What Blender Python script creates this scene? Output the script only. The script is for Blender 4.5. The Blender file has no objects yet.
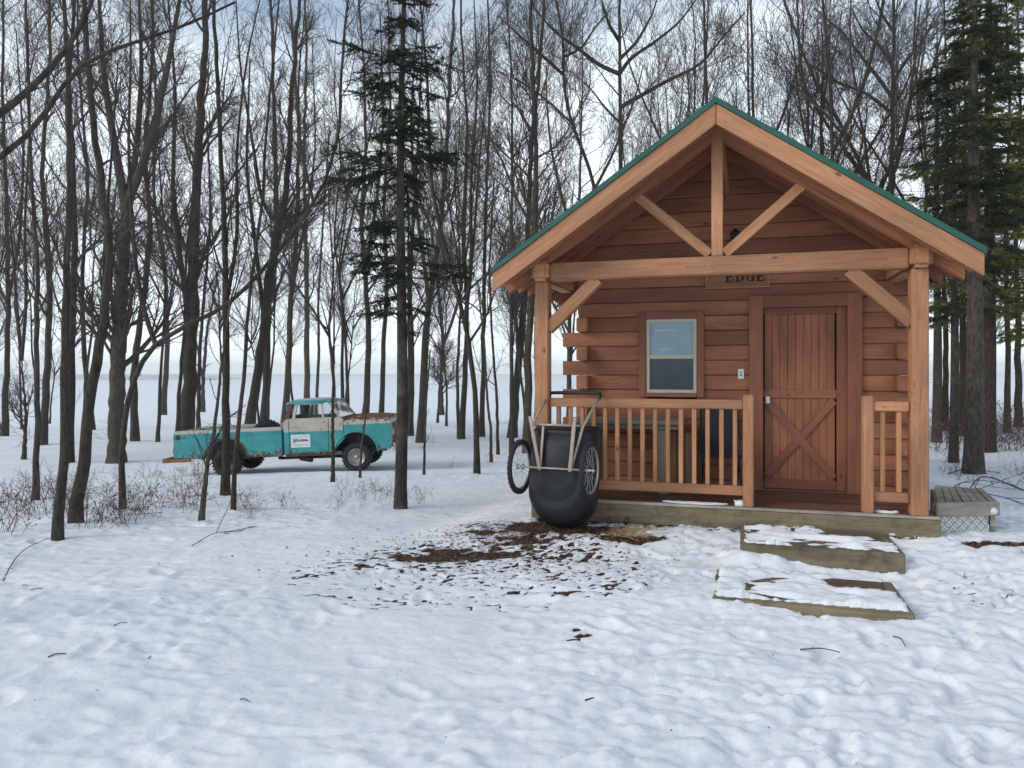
import bpy, bmesh, math, random
import numpy as np
from mathutils import Vector, Matrix

random.seed(11)
R = math.radians
SC = bpy.context.scene
COL = SC.collection

# ------------------------------------------------------------------ camera
F = 750.0            # focal length in pixels
HOR = 372.0          # row of the horizon
CZ = 1.65            # eye height
cam_d = bpy.data.cameras.new('camera')
cam = bpy.data.objects.new('camera', cam_d)
COL.objects.link(cam)
cam.location = (0, 0, CZ)
cam.rotation_euler = (R(90), 0, 0)
cam_d.sensor_width = 36.0
cam_d.lens = 36.0 * F / 1024.0
cam_d.shift_y = -(384 - HOR) / 1024.0
cam_d.clip_end = 9000
cam_d.clip_start = 0.05
SC.camera = cam
SC.render.resolution_x, SC.render.resolution_y = 1024, 768

# ------------------------------------------------------------------ world
SUN_EL, SUN_AZ = 26.0, -112.0      # azimuth from +Y towards +X
world = bpy.data.worlds.new('World')
SC.world = world
world.use_nodes = True
wn, wl = world.node_tree.nodes, world.node_tree.links
wn.clear()
w_out = wn.new('ShaderNodeOutputWorld')
bg_sky = wn.new('ShaderNodeBackground')
bg_cl = wn.new('ShaderNodeBackground')
sky = wn.new('ShaderNodeTexSky')
sky.sky_type = 'NISHITA'
sky.sun_disc = False
sky.sun_elevation = R(SUN_EL)
sky.sun_rotation = R(SUN_AZ)
sky.air_density = 1.0
sky.dust_density = 1.5
bg_sky.inputs['Strength'].default_value = 0.12
wl.new(sky.outputs[0], bg_sky.inputs['Color'])
bg_cl.inputs['Color'].default_value = (0.85, 0.94, 0.985, 1)
bg_cl.inputs['Strength'].default_value = 0.92
w_tc = wn.new('ShaderNodeTexCoord')
w_map = wn.new('ShaderNodeMapping')
w_map.inputs['Scale'].default_value = (1.0, 1.0, 2.6)
w_map.inputs['Location'].default_value = (0.35, 0.1, 0.2)
w_no = wn.new('ShaderNodeTexNoise')
w_no.inputs['Scale'].default_value = 2.2
w_no.inputs['Detail'].default_value = 7
w_sep = wn.new('ShaderNodeSeparateXYZ')
w_mr = wn.new('ShaderNodeMapRange')      # more cloud near the horizon
w_mr.inputs['From Min'].default_value = 0.12
w_mr.inputs['From Max'].default_value = 0.42
w_mr.inputs['To Min'].default_value = 0.60
w_mr.inputs['To Max'].default_value = -0.17
w_ramp = wn.new('ShaderNodeMapRange')
w_ramp.interpolation_type = 'SMOOTHSTEP'
w_ramp.inputs['From Min'].default_value = 0.20
w_ramp.inputs['From Max'].default_value = 0.70
w_add = wn.new('ShaderNodeMath'); w_add.operation = 'ADD'
w_mix = wn.new('ShaderNodeMixShader')
wl.new(w_tc.outputs['Generated'], w_map.inputs['Vector'])
wl.new(w_map.outputs[0], w_no.inputs['Vector'])
wl.new(w_tc.outputs['Generated'], w_sep.inputs[0])
wl.new(w_sep.outputs['Z'], w_mr.inputs['Value'])
wl.new(w_no.outputs['Fac'], w_add.inputs[0])
wl.new(w_mr.outputs[0], w_add.inputs[1])
wl.new(w_add.outputs[0], w_ramp.inputs['Value'])
wl.new(w_ramp.outputs[0], w_mix.inputs['Fac'])
wl.new(bg_sky.outputs[0], w_mix.inputs[1])
wl.new(bg_cl.outputs[0], w_mix.inputs[2])
wl.new(w_mix.outputs[0], w_out.inputs['Surface'])

sun_d = bpy.data.lights.new('sun', 'SUN')
sun_d.energy = 0.8
sun_d.angle = R(22)
sun_d.color = (1.0, 0.95, 0.88)
sun = bpy.data.objects.new('sun', sun_d)
COL.objects.link(sun)
_az = R(SUN_AZ)
_to = Vector((math.sin(_az) * math.cos(R(SUN_EL)), math.cos(_az) * math.cos(R(SUN_EL)), math.sin(R(SUN_EL))))
sun.rotation_euler = _to.to_track_quat('Z', 'Y').to_euler()

vs = SC.view_settings
vs.view_transform = 'Standard'
vs.look = 'None'
vs.exposure = 0.56
vs.gamma = 1.0
vs.use_curve_mapping = False

HAZE = 0.0006
# ------------------------------------------------------------------ noise in numpy
def _hash(ix, iy, seed):
    h = (ix.astype(np.int64) * 374761393 + iy.astype(np.int64) * 668265263 + seed * 1442695041) & 0xffffffff
    h = ((h ^ (h >> 13)) * 1274126177) & 0xffffffff
    h = h ^ (h >> 16)
    return (h & 0xffff) / 65535.0

def vnoise(x, y, seed=0):
    ix, iy = np.floor(x), np.floor(y)
    fx, fy = x - ix, y - iy
    fx = fx * fx * fx * (fx * (fx * 6 - 15) + 10); fy = fy * fy * fy * (fy * (fy * 6 - 15) + 10)
    a = _hash(ix, iy, seed); b = _hash(ix + 1, iy, seed)
    c = _hash(ix, iy + 1, seed); d = _hash(ix + 1, iy + 1, seed)
    return (a * (1 - fx) + b * fx) * (1 - fy) + (c * (1 - fx) + d * fx) * fy

def fbm(x, y, seed=0, octv=4, gain=0.5):
    s, a, t = 0, 1.0, 0
    for o in range(octv):
        ca, sa = math.cos(o * 1.1 + .4), math.sin(o * 1.1 + .4)
        s = s + a * vnoise((x * ca - y * sa) * 2 ** o, (x * sa + y * ca) * 2 ** o, seed + o)
        t += a; a *= gain
    return s / t

def sstep(a, b, x):
    t = np.clip((x - a) / (b - a), 0, 1)
    return t * t * (3 - 2 * t)

# ------------------------------------------------------------------ cabin frame
CAB = Vector((0.229, 7.8, 0))
UX, UY = 0.957, -0.291          # along the front, towards the right
NX, NY = 0.291, 0.957           # into the cabin
CAB_ROT = math.atan2(UY, UX)
DECK_Z = 0.35

# ------------------------------------------------------------------ terrain
def base_z(x, y):
    """smooth ground height"""
    x = np.asarray(x, float); y = np.asarray(y, float)
    ys = np.array([-50, 5.0, 8, 10, 13, 17.4, 22, 30, 42, 55, 70, 80, 90, 9000])
    zs = np.array([0.0, 0.0, -0.03, -0.10, -0.33, -0.67, -0.9, -1.15, -1.45, -1.85, -2.3, -2.46, -2.5, -2.5])
    z = np.interp(y, ys, zs)
    z2 = np.interp(y + 2.2, ys, zs); z0 = np.interp(y - 2.2, ys, zs)
    z = (z + z2 + z0) / 3
    k = x / (np.abs(y) + 3)
    w = 1 - 0.93 * sstep(0.16, 0.42, k)
    z = z * w - .12 * sstep(9, 25, y) * (1 - w)
    dx, dy = x - CAB.x, y - CAB.y
    s = dx * UX + dy * UY
    t = dx * NX + dy * NY
    near = sstep(-1.4, -.3, s) * (1 - sstep(4.4, 5.6, s))
    z = z + 0.15 * sstep(-1.15, -0.12, t) * (1 - sstep(5, 8, t)) * near
    z = z - 0.04 * sstep(-1.6, -2.6, t) * near
    z = z - .038 * np.clip(-3.6 - x, 0, 7) * sstep(11, 16, y) * (1 - sstep(20, 30, y))
    return z

STEPS = [(2.05, 3.33, -0.80, 0.0, 0.18), (1.86, 3.17, -1.95, -1.15, 0.035)]
FOOT = []
TRACK = []
for (xa, ya, xb, yb) in ((.5, 1.9, 2.3, 5.0), (.9, 2.0, 2.9, 4.9), (2.1, 5.0, 1.0, 6.8), (3.0, 3.0, 3.1, 4.9), (2.7, 4.8, 4.6, 6.4)):
    L_ = math.hypot(xb - xa, yb - ya); n_ = int(L_ / .36); a_ = math.atan2(yb - ya, xb - xa)
    for i_ in range(n_):
        f_ = (i_ + .5) / n_; sd_ = .09 if i_ % 2 else -.09
        TRACK.append((xa + (xb - xa) * f_ - math.sin(a_) * sd_ + math.sin(i_ * 5.1) * .03, ya + (yb - ya) * f_ + math.cos(a_) * sd_, a_ + math.sin(i_ * 3.3) * .18))
_rf = random.Random(5)
for i in range(170):
    yy = _rf.uniform(2.3, 9.5)
    FOOT.append((_rf.uniform(-.75, .9) * yy, yy, _rf.uniform(0, math.pi), _rf.uniform(.05, .09), _rf.uniform(.10, .15), _rf.uniform(.012, .03)))

def full_z(x, y):
    z = base_z(x, y)
    far = 1 - sstep(14, 60, y)
    amp = 0.35 + 0.65 * far
    z = z + (fbm(x / 2.6, y / 2.0, 3, 3) - .5) * .11 * amp
    wx = x + (fbm(x / .5, y / .5, 77, 2) - .5) * .35
    n1 = fbm(wx / .42, y / .30, 21, 3)
    ridge = 1 - np.abs(2 * n1 - 1)
    lump = sstep(.30, .62, fbm(x / 1.7 + 7, y / 1.7, 31, 2))      # trampled areas
    z = z + (ridge - .6) * .026 * (.45 + .55 * lump) * far
    wy = y + (fbm(x / .16, y / .16, 78, 2) - .5) * .10
    n2 = fbm(wx / .17, wy / .10, 23, 3)
    z = z + (sstep(.38, .62, n2) - .5) * .016 * (.35 + .65 * lump) * far
    n6 = fbm(wx / .26, wy / .15, 41, 2); puff = np.abs(2 * n6 - 1)
    zone = sstep(-1.2, .6, x - .25 * (y - 3)) * .8 + .2 * lump
    z = z + (puff ** .8 - .25) * .024 * zone * far * (1 - sstep(8.5, 12, y))
    n7 = fbm(x / .10, y / .065, 43, 2)
    z = z + np.abs(2 * n7 - 1) ** .8 * .028 * (.25 + .75 * zone) * far * (1 - sstep(8.5, 12, y))
    z = z + (fbm(x / .07, y / .055, 9, 2) - .5) * .009 * far * (.5 + .5 * lump)
    for fx, fy, fa, ra, rb, dp in FOOT:
        m = (np.abs(x - fx) < .5) & (np.abs(y - fy) < .5)
        if not m.any(): continue
        c, sn = math.cos(fa), math.sin(fa)
        u = ((x - fx) * c + (y - fy) * sn) / rb
        v = (-(x - fx) * sn + (y - fy) * c) / ra
        q = u * u + v * v
        z = np.where(m, z - .55 * dp * np.exp(-q * q * .8) + dp * .35 * np.exp(-(q - 2.0) ** 2 * 1.6), z)
    for fx, fy, fa in TRACK:
        m = (np.abs(x - fx) < .4) & (np.abs(y - fy) < .4)
        if not m.any(): continue
        c, sn = math.cos(fa), math.sin(fa)
        u = ((x - fx) * c + (y - fy) * sn) / .155
        v = (-(x - fx) * sn + (y - fy) * c) / (.055 - .010 * np.clip(u, -1, 1) * 0 + .006 * np.cos(u * 5))
        q = np.sqrt((np.abs(u) ** 3 + np.abs(v) ** 3) ** (2 / 3)) + (fbm(x / .05, y / .05, 91, 2) - .5) * .30
        z = np.where(m, z - .026 * (1 - sstep(.75, 1.12, q)) + .009 * np.exp(-((q - 1.3) / .22) ** 2), z)
    dx, dy = x - CAB.x, y - CAB.y
    s = dx * UX + dy * UY; t = dx * NX + dy * NY
    # the steps hold thin snow of their own, the ground under the deck stays low
    for (s0, s1, t0, t1, top) in STEPS:
        inside = (s > s0 + .035) & (s < s1 - .03) & (t > t0 + .03) & (t < t1 + .02)
        crust = top + .010 + (fbm(s / .22, t / .10, 55, 3) - .5) * .11
        crust = crust - .09 * sstep(s1 - .55, s1 - .2, s + (fbm(s / .2, t / .1, 8, 2) - .5) * .5) * sstep(t1 - .35, t1 - .12, t)
        z = np.where(inside, crust, z)
        edge = (s > s0 - .05) & (s < s1 + .08) & (t > t0 - .35) & (t <= t0 + .03)
        z = np.where(edge & (t > t0 - .35), z - (.0 if top < .1 else .03) * sstep(s0 + .35, s0 + .9, s), z)
        if top < .1:
            lb = .03 * sstep(s0 - .55, s0 - .02, s) * (1 - sstep(s0 + .16, s0 + .24, s)) * sstep(t0 - .22, t0 + .02, t) * (1 - sstep(t1 - .1, t1 + .3, t))
            z = np.maximum(z, base_z(x, y) * 0 + np.where(lb > .004, z + lb * (1 - inside) + .02 * inside, z))
        if top > .1:   # snow banked against the left half of the riser
            bank = .09 * (1 - sstep(s0 + .0, s0 + .55, s + (fbm(s / .1, t / .1, 4, 2) - .5) * .4)) * sstep(t0 - .3, t0 - .02, t) * sstep(s0 - .3, s0 + .05, s)
            z = np.where(t <= t0 + .03, z + bank * (t > t0 - .3), z)
    under = (s > .03) & (s < 3.72) & (t > .04) & (t < 5)
    z = np.where(under, np.minimum(z, .02), z)
    return z

def ground(px, py):
    """world point where the ray through a pixel meets the smooth ground"""
    lo, hi = 1.0, 400.0
    k = (px - 512) / F
    ys = np.geomspace(1.5, 300, 1500)
    zz = base_z(k * ys, ys) - (CZ - (py - HOR) / F * ys)
    idx = np.where(zz > 0)[0]
    y = ys[idx[0]] if len(idx) else 60.0
    return Vector((k * y, float(y), float(base_z(k * y, y))))

def W(px, py, Y):
    return Vector(((px - 512) / F * Y, Y, CZ - (py - HOR) / F * Y))

# ------------------------------------------------------------------ object helpers
def link(name, me, mat=None, parent=None, loc=None, rot=None, mw=None, smooth=False):
    o = bpy.data.objects.new(name, me)
    COL.objects.link(o)
    if mat is not None and me is not None and len(me.materials) == 0:
        me.materials.append(mat)
    if parent is not None: o.parent = parent
    if mw is not None: o.matrix_local = mw
    if loc is not None: o.location = loc
    if rot is not None: o.rotation_euler = rot
    if smooth and me is not None:
        me.polygons.foreach_set('use_smooth', [True] * len(me.polygons))
    return o

def tag(o, label=None, cat=None, group=None, kind=None):
    if label: o['label'] = label
    if cat: o['category'] = cat
    if group: o['group'] = group
    if kind: o['kind'] = kind
    return o

def empty(name, loc=(0, 0, 0), rz=0.0, parent=None):
    o = bpy.data.objects.new(name, None)
    COL.objects.link(o)
    o.location = loc
    o.rotation_euler = (0, 0, rz)
    o.empty_display_size = .2
    if parent is not None: o.parent = parent
    return o

def bm_obj(name, bm, mat, parent=None, smooth=False, bevel=0.0, **kw):
    bmesh.ops.recalc_face_normals(bm, faces=bm.faces)
    if bevel:
        bmesh.ops.bevel(bm, geom=[e for e in bm.edges if len(e.link_faces) == 2 and e.calc_face_angle(0) > .6], offset=bevel, segments=2, affect='EDGES', clamp_overlap=True)
    me = bpy.data.meshes.new(name)
    bm.to_mesh(me); bm.free()
    return link(name, me, mat, parent, smooth=smooth, **kw)

def box(bm, x0, x1, y0, y1, z0, z1, M=None):
    c = [(x, y, z) for x in (x0, x1) for y in (y0, y1) for z in (z0, z1)]
    v = [bm.verts.new(Vector(p) if M is None else M @ Vector(p)) for p in c]
    for f in ((0, 1, 3, 2), (4, 6, 7, 5), (0, 4, 5, 1), (2, 3, 7, 6), (0, 2, 6, 4), (1, 5, 7, 3)):
        bm.faces.new([v[i] for i in f])
    return v

def prism(bm, pts, a, b, axis='y', M=None):
    """polygon pts in the two other axes, extruded from a to b"""
    def mk(p, d):
        if axis == 'y': q = Vector((p[0], d, p[1]))
        elif axis == 'x': q = Vector((d, p[0], p[1]))
        else: q = Vector((p[0], p[1], d))
        return q if M is None else M @ q
    A = [bm.verts.new(mk(p, a)) for p in pts]
    B = [bm.verts.new(mk(p, b)) for p in pts]
    bm.faces.new(A); bm.faces.new(B[::-1])
    n = len(pts)
    for i in range(n):
        j = (i + 1) % n
        bm.faces.new((A[i], B[i], B[j], A[j]))

def tube(bm, pts, r, seg=8, closed=False, caps=True):
    pts = [Vector(p) for p in pts]
    n = len(pts)
    rs = r if isinstance(r, (list, tuple)) else [r] * n
    rings = []
    prev = None
    for i, p in enumerate(pts):
        if closed:
            d = (pts[(i + 1) % n] - pts[i - 1]).normalized()
        else:
            d = (pts[min(i + 1, n - 1)] - pts[max(i - 1, 0)]).normalized()
        ref = prev if prev is not None else (Vector((0, 0, 1)) if abs(d.z) < .9 else Vector((1, 0, 0)))
        a = (ref - d * ref.dot(d)).normalized()
        prev = a
        b = d.cross(a)
        rings.append([bm.verts.new(p + (a * math.cos(2 * math.pi * k / seg) + b * math.sin(2 * math.pi * k / seg)) * rs[i]) for k in range(seg)])
    m = n if closed else n - 1
    for i in range(m):
        A, B = rings[i], rings[(i + 1) % n]
        for k in range(seg):
            bm.faces.new((A[k], A[(k + 1) % seg], B[(k + 1) % seg], B[k]))
    if caps and not closed:
        bm.faces.new(rings[0][::-1]); bm.faces.new(rings[-1])

def lathe(bm, prof, axis='y', seg=24, M=None, closed=False):
    rings = []
    for (r, h) in prof:
        ring = []
        for k in range(seg):
            a = 2 * math.pi * k / seg
            c, s = r * math.cos(a), r * math.sin(a)
            q = Vector((c, h, s)) if axis == 'y' else (Vector((h, c, s)) if axis == 'x' else Vector((c, s, h)))
            ring.append(bm.verts.new(q if M is None else M @ q))
        rings.append(ring)
    m = len(rings) if closed else len(rings) - 1
    for i in range(m):
        A, B = rings[i], rings[(i + 1) % len(rings)]
        for k in range(seg):
            bm.faces.new((A[k], A[(k + 1) % seg], B[(k + 1) % seg], B[k]))
    if not closed:
        if prof[0][0] > 1e-4: bm.faces.new(rings[0][::-1])
        if prof[-1][0] > 1e-4: bm.faces.new(rings[-1])

def timber(name, p0, p1, w, h, mat, parent, up=(0, 0, 1), bev=.006, off=(0, 0), ends=None):
    """a sawn timber from p0 to p1 with its local x along its length; w sideways, h along up"""
    p0, p1 = Vector(p0), Vector(p1)
    d = (p1 - p0); L = d.length; d.normalize()
    up = Vector(up); up = (up - d * up.dot(d)).normalized()
    side = up.cross(d)
    bm = bmesh.new()
    n = max(1, int(L / .6))
    rr = random.Random(int(L * 1e4) + len(bpy.data.objects))
    jit = lambda: rr.uniform(-.0012, .0012)
    rings = []
    for i in range(n + 1):
        x = L * i / n
        rings.append([bm.verts.new((x, sy * w / 2 + off[0] + jit(), sz * h / 2 + off[1] + jit())) for sy, sz in ((-1, -1), (1, -1), (1, 1), (-1, 1))])
    if ends:   # (cut at start, cut at end): shear of the end faces along x per unit of local z
        for v in rings[0]: v.co.x += ends[0] * v.co.z
        for v in rings[-1]: v.co.x += ends[1] * v.co.z
    for i in range(n):
        for k in range(4):
            bm.faces.new((rings[i][k], rings[i][(k + 1) % 4], rings[i + 1][(k + 1) % 4], rings[i + 1][k]))
    bm.faces.new(rings[0][::-1]); bm.faces.new(rings[-1])
    M = Matrix((d, side, up)).transposed().to_4x4()
    M.translation = p0
    return bm_obj(name, bm, mat, parent, bevel=bev, mw=M)

# ------------------------------------------------------------------ materials
def new_mat(name):
    m = bpy.data.materials.new(name)
    m.use_nodes = True
    nt = m.node_tree
    return m, nt, nt.nodes['Principled BSDF'], nt.nodes, nt.links

def N(nt, t, **kw):
    n = nt.nodes.new(t)
    for k, v in kw.items():
        if k in n.inputs.keys(): n.inputs[k].default_value = v
        else: setattr(n, k, v)
    return n

def ramp(nt, stops):
    r = nt.nodes.new('ShaderNodeValToRGB')
    e = r.color_ramp.elements
    while len(e) > 1: e.remove(e[-1])
    e[0].position = stops[0][0]; e[0].color = (*stops[0][1], 1)
    for p, c in stops[1:]:
        q = e.new(p); q.color = (*c, 1)
    return r

def mixc(nt, fac, a, b, mode='MIX'):
    m = nt.nodes.new('ShaderNodeMix'); m.data_type = 'RGBA'; m.blend_type = mode
    for s, v in ((m.inputs[0], fac), (m.inputs[6], a), (m.inputs[7], b)):
        if hasattr(v, 'is_linked') or hasattr(v, 'links'): nt.links.new(v, s)
        elif isinstance(v, (int, float)): s.default_value = v
        else: s.default_value = (*v, 1)
    return m.outputs[2]

def simple(name, col, rough=.6, metal=0.0, var=.15, scale=12.0, bump=.0, spec=.5):
    m, nt, b, n, l = new_mat(name)
    tc = N(nt, 'ShaderNodeTexCoord')
    no = N(nt, 'ShaderNodeTexNoise', Scale=scale, Detail=5.0)
    l.new(tc.outputs['Object'], no.inputs['Vector'])
    r = ramp(nt, [(.3, tuple(c * (1 - var) for c in col)), (.7, tuple(min(1, c * (1 + var)) for c in col))])
    l.new(no.outputs['Fac'], r.inputs[0])
    l.new(r.outputs[0], b.inputs['Base Color'])
    b.inputs['Roughness'].default_value = rough
    b.inputs['Metallic'].default_value = metal
    b.inputs['Specular IOR Level'].default_value = spec
    if bump:
        bp = N(nt, 'ShaderNodeBump', Strength=.5, Distance=bump)
        l.new(no.outputs['Fac'], bp.inputs['Height']); l.new(bp.outputs[0], b.inputs['Normal'])
    return m

def wood(name, light, dark, rough=.62, knots=.9, dirt=0.0, dirtcol=(.05, .04, .03), grain=1.0, spec=.35):
    """sawn wood, grain along local x, knots, a tone of its own for every piece"""
    m, nt, b, n, l = new_mat(name)
    tc = N(nt, 'ShaderNodeTexCoord'); oi = N(nt, 'ShaderNodeObjectInfo')
    off = N(nt, 'ShaderNodeVectorMath', operation='SCALE'); off.inputs[3].default_value = 37.0
    cmb = N(nt, 'ShaderNodeCombineXYZ')
    for i in range(3): l.new(oi.outputs['Random'], cmb.inputs[i])
    l.new(cmb.outputs[0], off.inputs[0])
    add = N(nt, 'ShaderNodeVectorMath', operation='ADD')
    l.new(tc.outputs['Object'], add.inputs[0]); l.new(off.outputs[0], add.inputs[1])
    # knots
    mk = N(nt, 'ShaderNodeMapping', Scale=(1.6, 3.6, 3.6))
    l.new(add.outputs[0], mk.inputs['Vector'])
    vo = N(nt, 'ShaderNodeTexVoronoi', Scale=1.25)
    l.new(mk.outputs[0], vo.inputs['Vector'])
    kn = N(nt, 'ShaderNodeMapRange', interpolation_type='SMOOTHSTEP'); kn.inputs['From Min'].default_value = .035; kn.inputs['From Max'].default_value = .085
    kn.inputs['To Min'].default_value = 1.0; kn.inputs['To Max'].default_value = 0.0
    l.new(vo.outputs['Distance'], kn.inputs['Value'])
    # grain, bent round the knots
    halo = N(nt, 'ShaderNodeMapRange'); halo.inputs['From Max'].default_value = .45; halo.inputs['To Min'].default_value = .05; halo.inputs['To Max'].default_value = 0
    l.new(vo.outputs['Distance'], halo.inputs['Value'])
    add2 = N(nt, 'ShaderNodeVectorMath', operation='ADD')
    l.new(add.outputs[0], add2.inputs[0]); l.new(halo.outputs[0], add2.inputs[1])
    mg = N(nt, 'ShaderNodeMapping', Scale=(1.3, 26.0, 26.0))
    l.new(add2.outputs[0], mg.inputs['Vector'])
    ng = N(nt, 'ShaderNodeTexNoise', Scale=1.6, Detail=6.0, Roughness=.65, Distortion=.6)
    l.new(mg.outputs[0], ng.inputs['Vector'])
    mb = N(nt, 'ShaderNodeMapping', Scale=(.7, 3.0, 3.0))
    l.new(add.outputs[0], mb.inputs['Vector'])
    nb = N(nt, 'ShaderNodeTexNoise', Scale=1.5, Detail=3.0)
    l.new(mb.outputs[0], nb.inputs['Vector'])
    rg = ramp(nt, [(.28, dark), (.46, tuple(.5 * a + .5 * c for a, c in zip(light, dark))), (.62, light)])
    l.new(ng.outputs['Fac'], rg.inputs[0])
    tone = ramp(nt, [(.3, (.62, .60, .58)), (.7, (1.22, 1.18, 1.12))])
    l.new(nb.outputs['Fac'], tone.inputs[0])
    c = mixc(nt, grain, tuple(.5 * a + .5 * q for a, q in zip(light, dark)), rg.outputs[0])
    c = mixc(nt, .8, c, tone.outputs[0], 'MULTIPLY')
    pv = N(nt, 'ShaderNodeMapRange'); pv.inputs['To Min'].default_value = .74; pv.inputs['To Max'].default_value = 1.2
    l.new(oi.outputs['Random'], pv.inputs['Value'])
    hv = N(nt, 'ShaderNodeHueSaturation')
    l.new(pv.outputs[0], hv.inputs['Value']); l.new(c, hv.inputs['Color'])
    c = hv.outputs[0]
    km = N(nt, 'ShaderNodeMath', operation='MULTIPLY'); km.inputs[1].default_value = knots
    l.new(kn.outputs[0], km.inputs[0])
    c = mixc(nt, km.outputs[0], c, tuple(q * .38 for q in dark))
    mc = N(nt, 'ShaderNodeMapping', Scale=(.55, 42.0, 42.0))
    l.new(add2.outputs[0], mc.inputs['Vector'])
    nc = N(nt, 'ShaderNodeTexNoise', Scale=1.3, Detail=2.0)
    l.new(mc.outputs[0], nc.inputs['Vector'])
    ck = N(nt, 'ShaderNodeMapRange', interpolation_type='SMOOTHSTEP'); ck.inputs['From Min'].default_value = .66; ck.inputs['From Max'].default_value = .74; ck.inputs['To Max'].default_value = .75
    l.new(nc.outputs['Fac'], ck.inputs['Value'])
    c = mixc(nt, ck.outputs[0], c, tuple(q * .35 for q in dark))
    if dirt:
        nd = N(nt, 'ShaderNodeTexNoise', Scale=3.0, Detail=8.0, Roughness=.7)
        l.new(add.outputs[0], nd.inputs['Vector'])
        dr = N(nt, 'ShaderNodeMapRange', interpolation_type='SMOOTHSTEP'); dr.inputs['From Min'].default_value = .45; dr.inputs['From Max'].default_value = .7; dr.inputs['To Max'].default_value = dirt
        l.new(nd.outputs['Fac'], dr.inputs['Value'])
        c = mixc(nt, dr.outputs[0], c, dirtcol)
    l.new(c, b.inputs['Base Color'])
    b.inputs['Roughness'].default_value = rough
    b.inputs['Specular IOR Level'].default_value = spec
    bp = N(nt, 'ShaderNodeBump', Strength=.35, Distance=.004)
    l.new(ng.outputs['Fac'], bp.inputs['Height']); l.new(bp.outputs[0], b.inputs['Normal'])
    return m

M = {}
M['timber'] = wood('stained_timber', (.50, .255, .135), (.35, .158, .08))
M['timber_shade'] = wood('shade_darkened_timber', (.36, .15, .078), (.25, .098, .05))  # timber stain with the shade behind the fascia painted into its colour
M['log'] = wood('red_brown_log', (.35, .148, .080), (.235, .094, .052), knots=.9)
M['trim'] = wood('red_brown_trim', (.32, .130, .072), (.24, .094, .053), knots=.8)
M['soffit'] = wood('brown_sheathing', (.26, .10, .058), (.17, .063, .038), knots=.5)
M['deckw'] = wood('wet_deck_board', (.20, .095, .06), (.10, .05, .034), dirt=.75, rough=.45)
M['tread'] = wood('wet_grey_brown_tread', (.17, .125, .09), (.09, .065, .047), dirt=.6, rough=.5)
M['treated'] = wood('green_treated_lumber', (.29, .25, .165), (.17, .14, .09), dirt=.85, dirtcol=(.075, .06, .04), rough=.8)
M['grey_wood'] = wood('weathered_grey_board', (.44, .41, .36), (.30, .275, .235), dirt=.45, rough=.85)
M['bumperw'] = wood('rough_plank', (.34, .18, .10), (.17, .09, .05), dirt=.6, rough=.85)
M['green'] = simple('green_metal_roof', (.010, .085, .066), .5, .0, .2, 5)
M['white_pl'] = simple('white_plastic', (.72, .72, .70), .4, 0, .05)
M['vinyl'] = simple('beige_vinyl', (.56, .50, .41), .5, 0, .06)
M['black'] = simple('black_metal', (.015, .015, .017), .4, 0, .2)
M['steel'] = simple('steel', (.5, .5, .5), .35, 1.0, .2, 30)
M['dark_int'] = simple('dark_inside', (.02, .022, .026), .8)
M['screen'] = simple('dark_window_glass', (.03, .045, .065), .12, 0, .35, 3)
M['blind'] = simple('blue_grey_pleated_shade', (.27, .40, .47), .25, 0, .10, 5)
M['letter'] = simple('burnt_lettering', (.025, .015, .01), .8)
M['letter2'] = simple('faint_lettering', (.20, .10, .06), .8)
M['plastic'] = simple('dark_navy_poly_tub', (.011, .013, .017), .5, 0, .25, 6, .002, .35)
M['frame'] = simple('tan_painted_tube', (.40, .33, .27), .4, .2, .12, 20)
M['grip'] = simple('black_foam_grip', (.012, .012, .012), .6, 0, .2, 40)
M['rubber'] = simple('tyre_rubber', (.016, .016, .017), .8, 0, .3, 30, .002)
M['rim'] = simple('bare_wheel_rim', (.42, .41, .39), .35, .7, .2, 20)
M['bench'] = wood('dim_grey_bench_board', (.24, .21, .175), (.15, .13, .11), dirt=.5, rough=.85)
M['fabric'] = simple('black_chair_cloth', (.014, .017, .020), .85, 0, .25, 14)
M['diamond'] = None

# bark
def bark_mat(name, c1, c2, lichen=(.11, .11, .085), lich=.35):
    m, nt, b, n, l = new_mat(name)
    tc = N(nt, 'ShaderNodeTexCoord'); oi = N(nt, 'ShaderNodeObjectInfo')
    mp = N(nt, 'ShaderNodeMapping', Scale=(1, 1, .22))
    l.new(tc.outputs['Object'], mp.inputs['Vector'])
    n1 = N(nt, 'ShaderNodeTexNoise', Scale=34.0, Detail=6.0, Roughness=.7)
    l.new(mp.outputs[0], n1.inputs['Vector'])
    n2 = N(nt, 'ShaderNodeTexNoise', Scale=2.3, Detail=5.0, Roughness=.6)
    l.new(tc.outputs['Object'], n2.inputs['Vector'])
    r1 = ramp(nt, [(.34, c1), (.62, c2)])
    l.new(n1.outputs['Fac'], r1.inputs[0])
    mr = N(nt, 'ShaderNodeMapRange', interpolation_type='SMOOTHSTEP'); mr.inputs['From Min'].default_value = .48; mr.inputs['From Max'].default_value = .68; mr.inputs['To Max'].default_value = lich
    l.new(n2.outputs['Fac'], mr.inputs['Value'])
    c = mixc(nt, mr.outputs[0], r1.outputs[0], lichen)
    hv = N(nt, 'ShaderNodeHueSaturation')
    pv = N(nt, 'ShaderNodeMapRange'); pv.inputs['To Min'].default_value = .72; pv.inputs['To Max'].default_value = 1.25
    l.new(oi.outputs['Random'], pv.inputs['Value']); l.new(pv.outputs[0], hv.inputs['Value']); l.new(c, hv.inputs['Color'])
    l.new(hv.outputs[0], b.inputs['Base Color'])
    b.inputs['Roughness'].default_value = .9
    b.inputs['Specular IOR Level'].default_value = .2
    bp = N(nt, 'ShaderNodeBump', Strength=.8, Distance=.012)
    l.new(n1.outputs['Fac'], bp.inputs['Height']); l.new(bp.outputs[0], b.inputs['Normal'])
    return m
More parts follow.
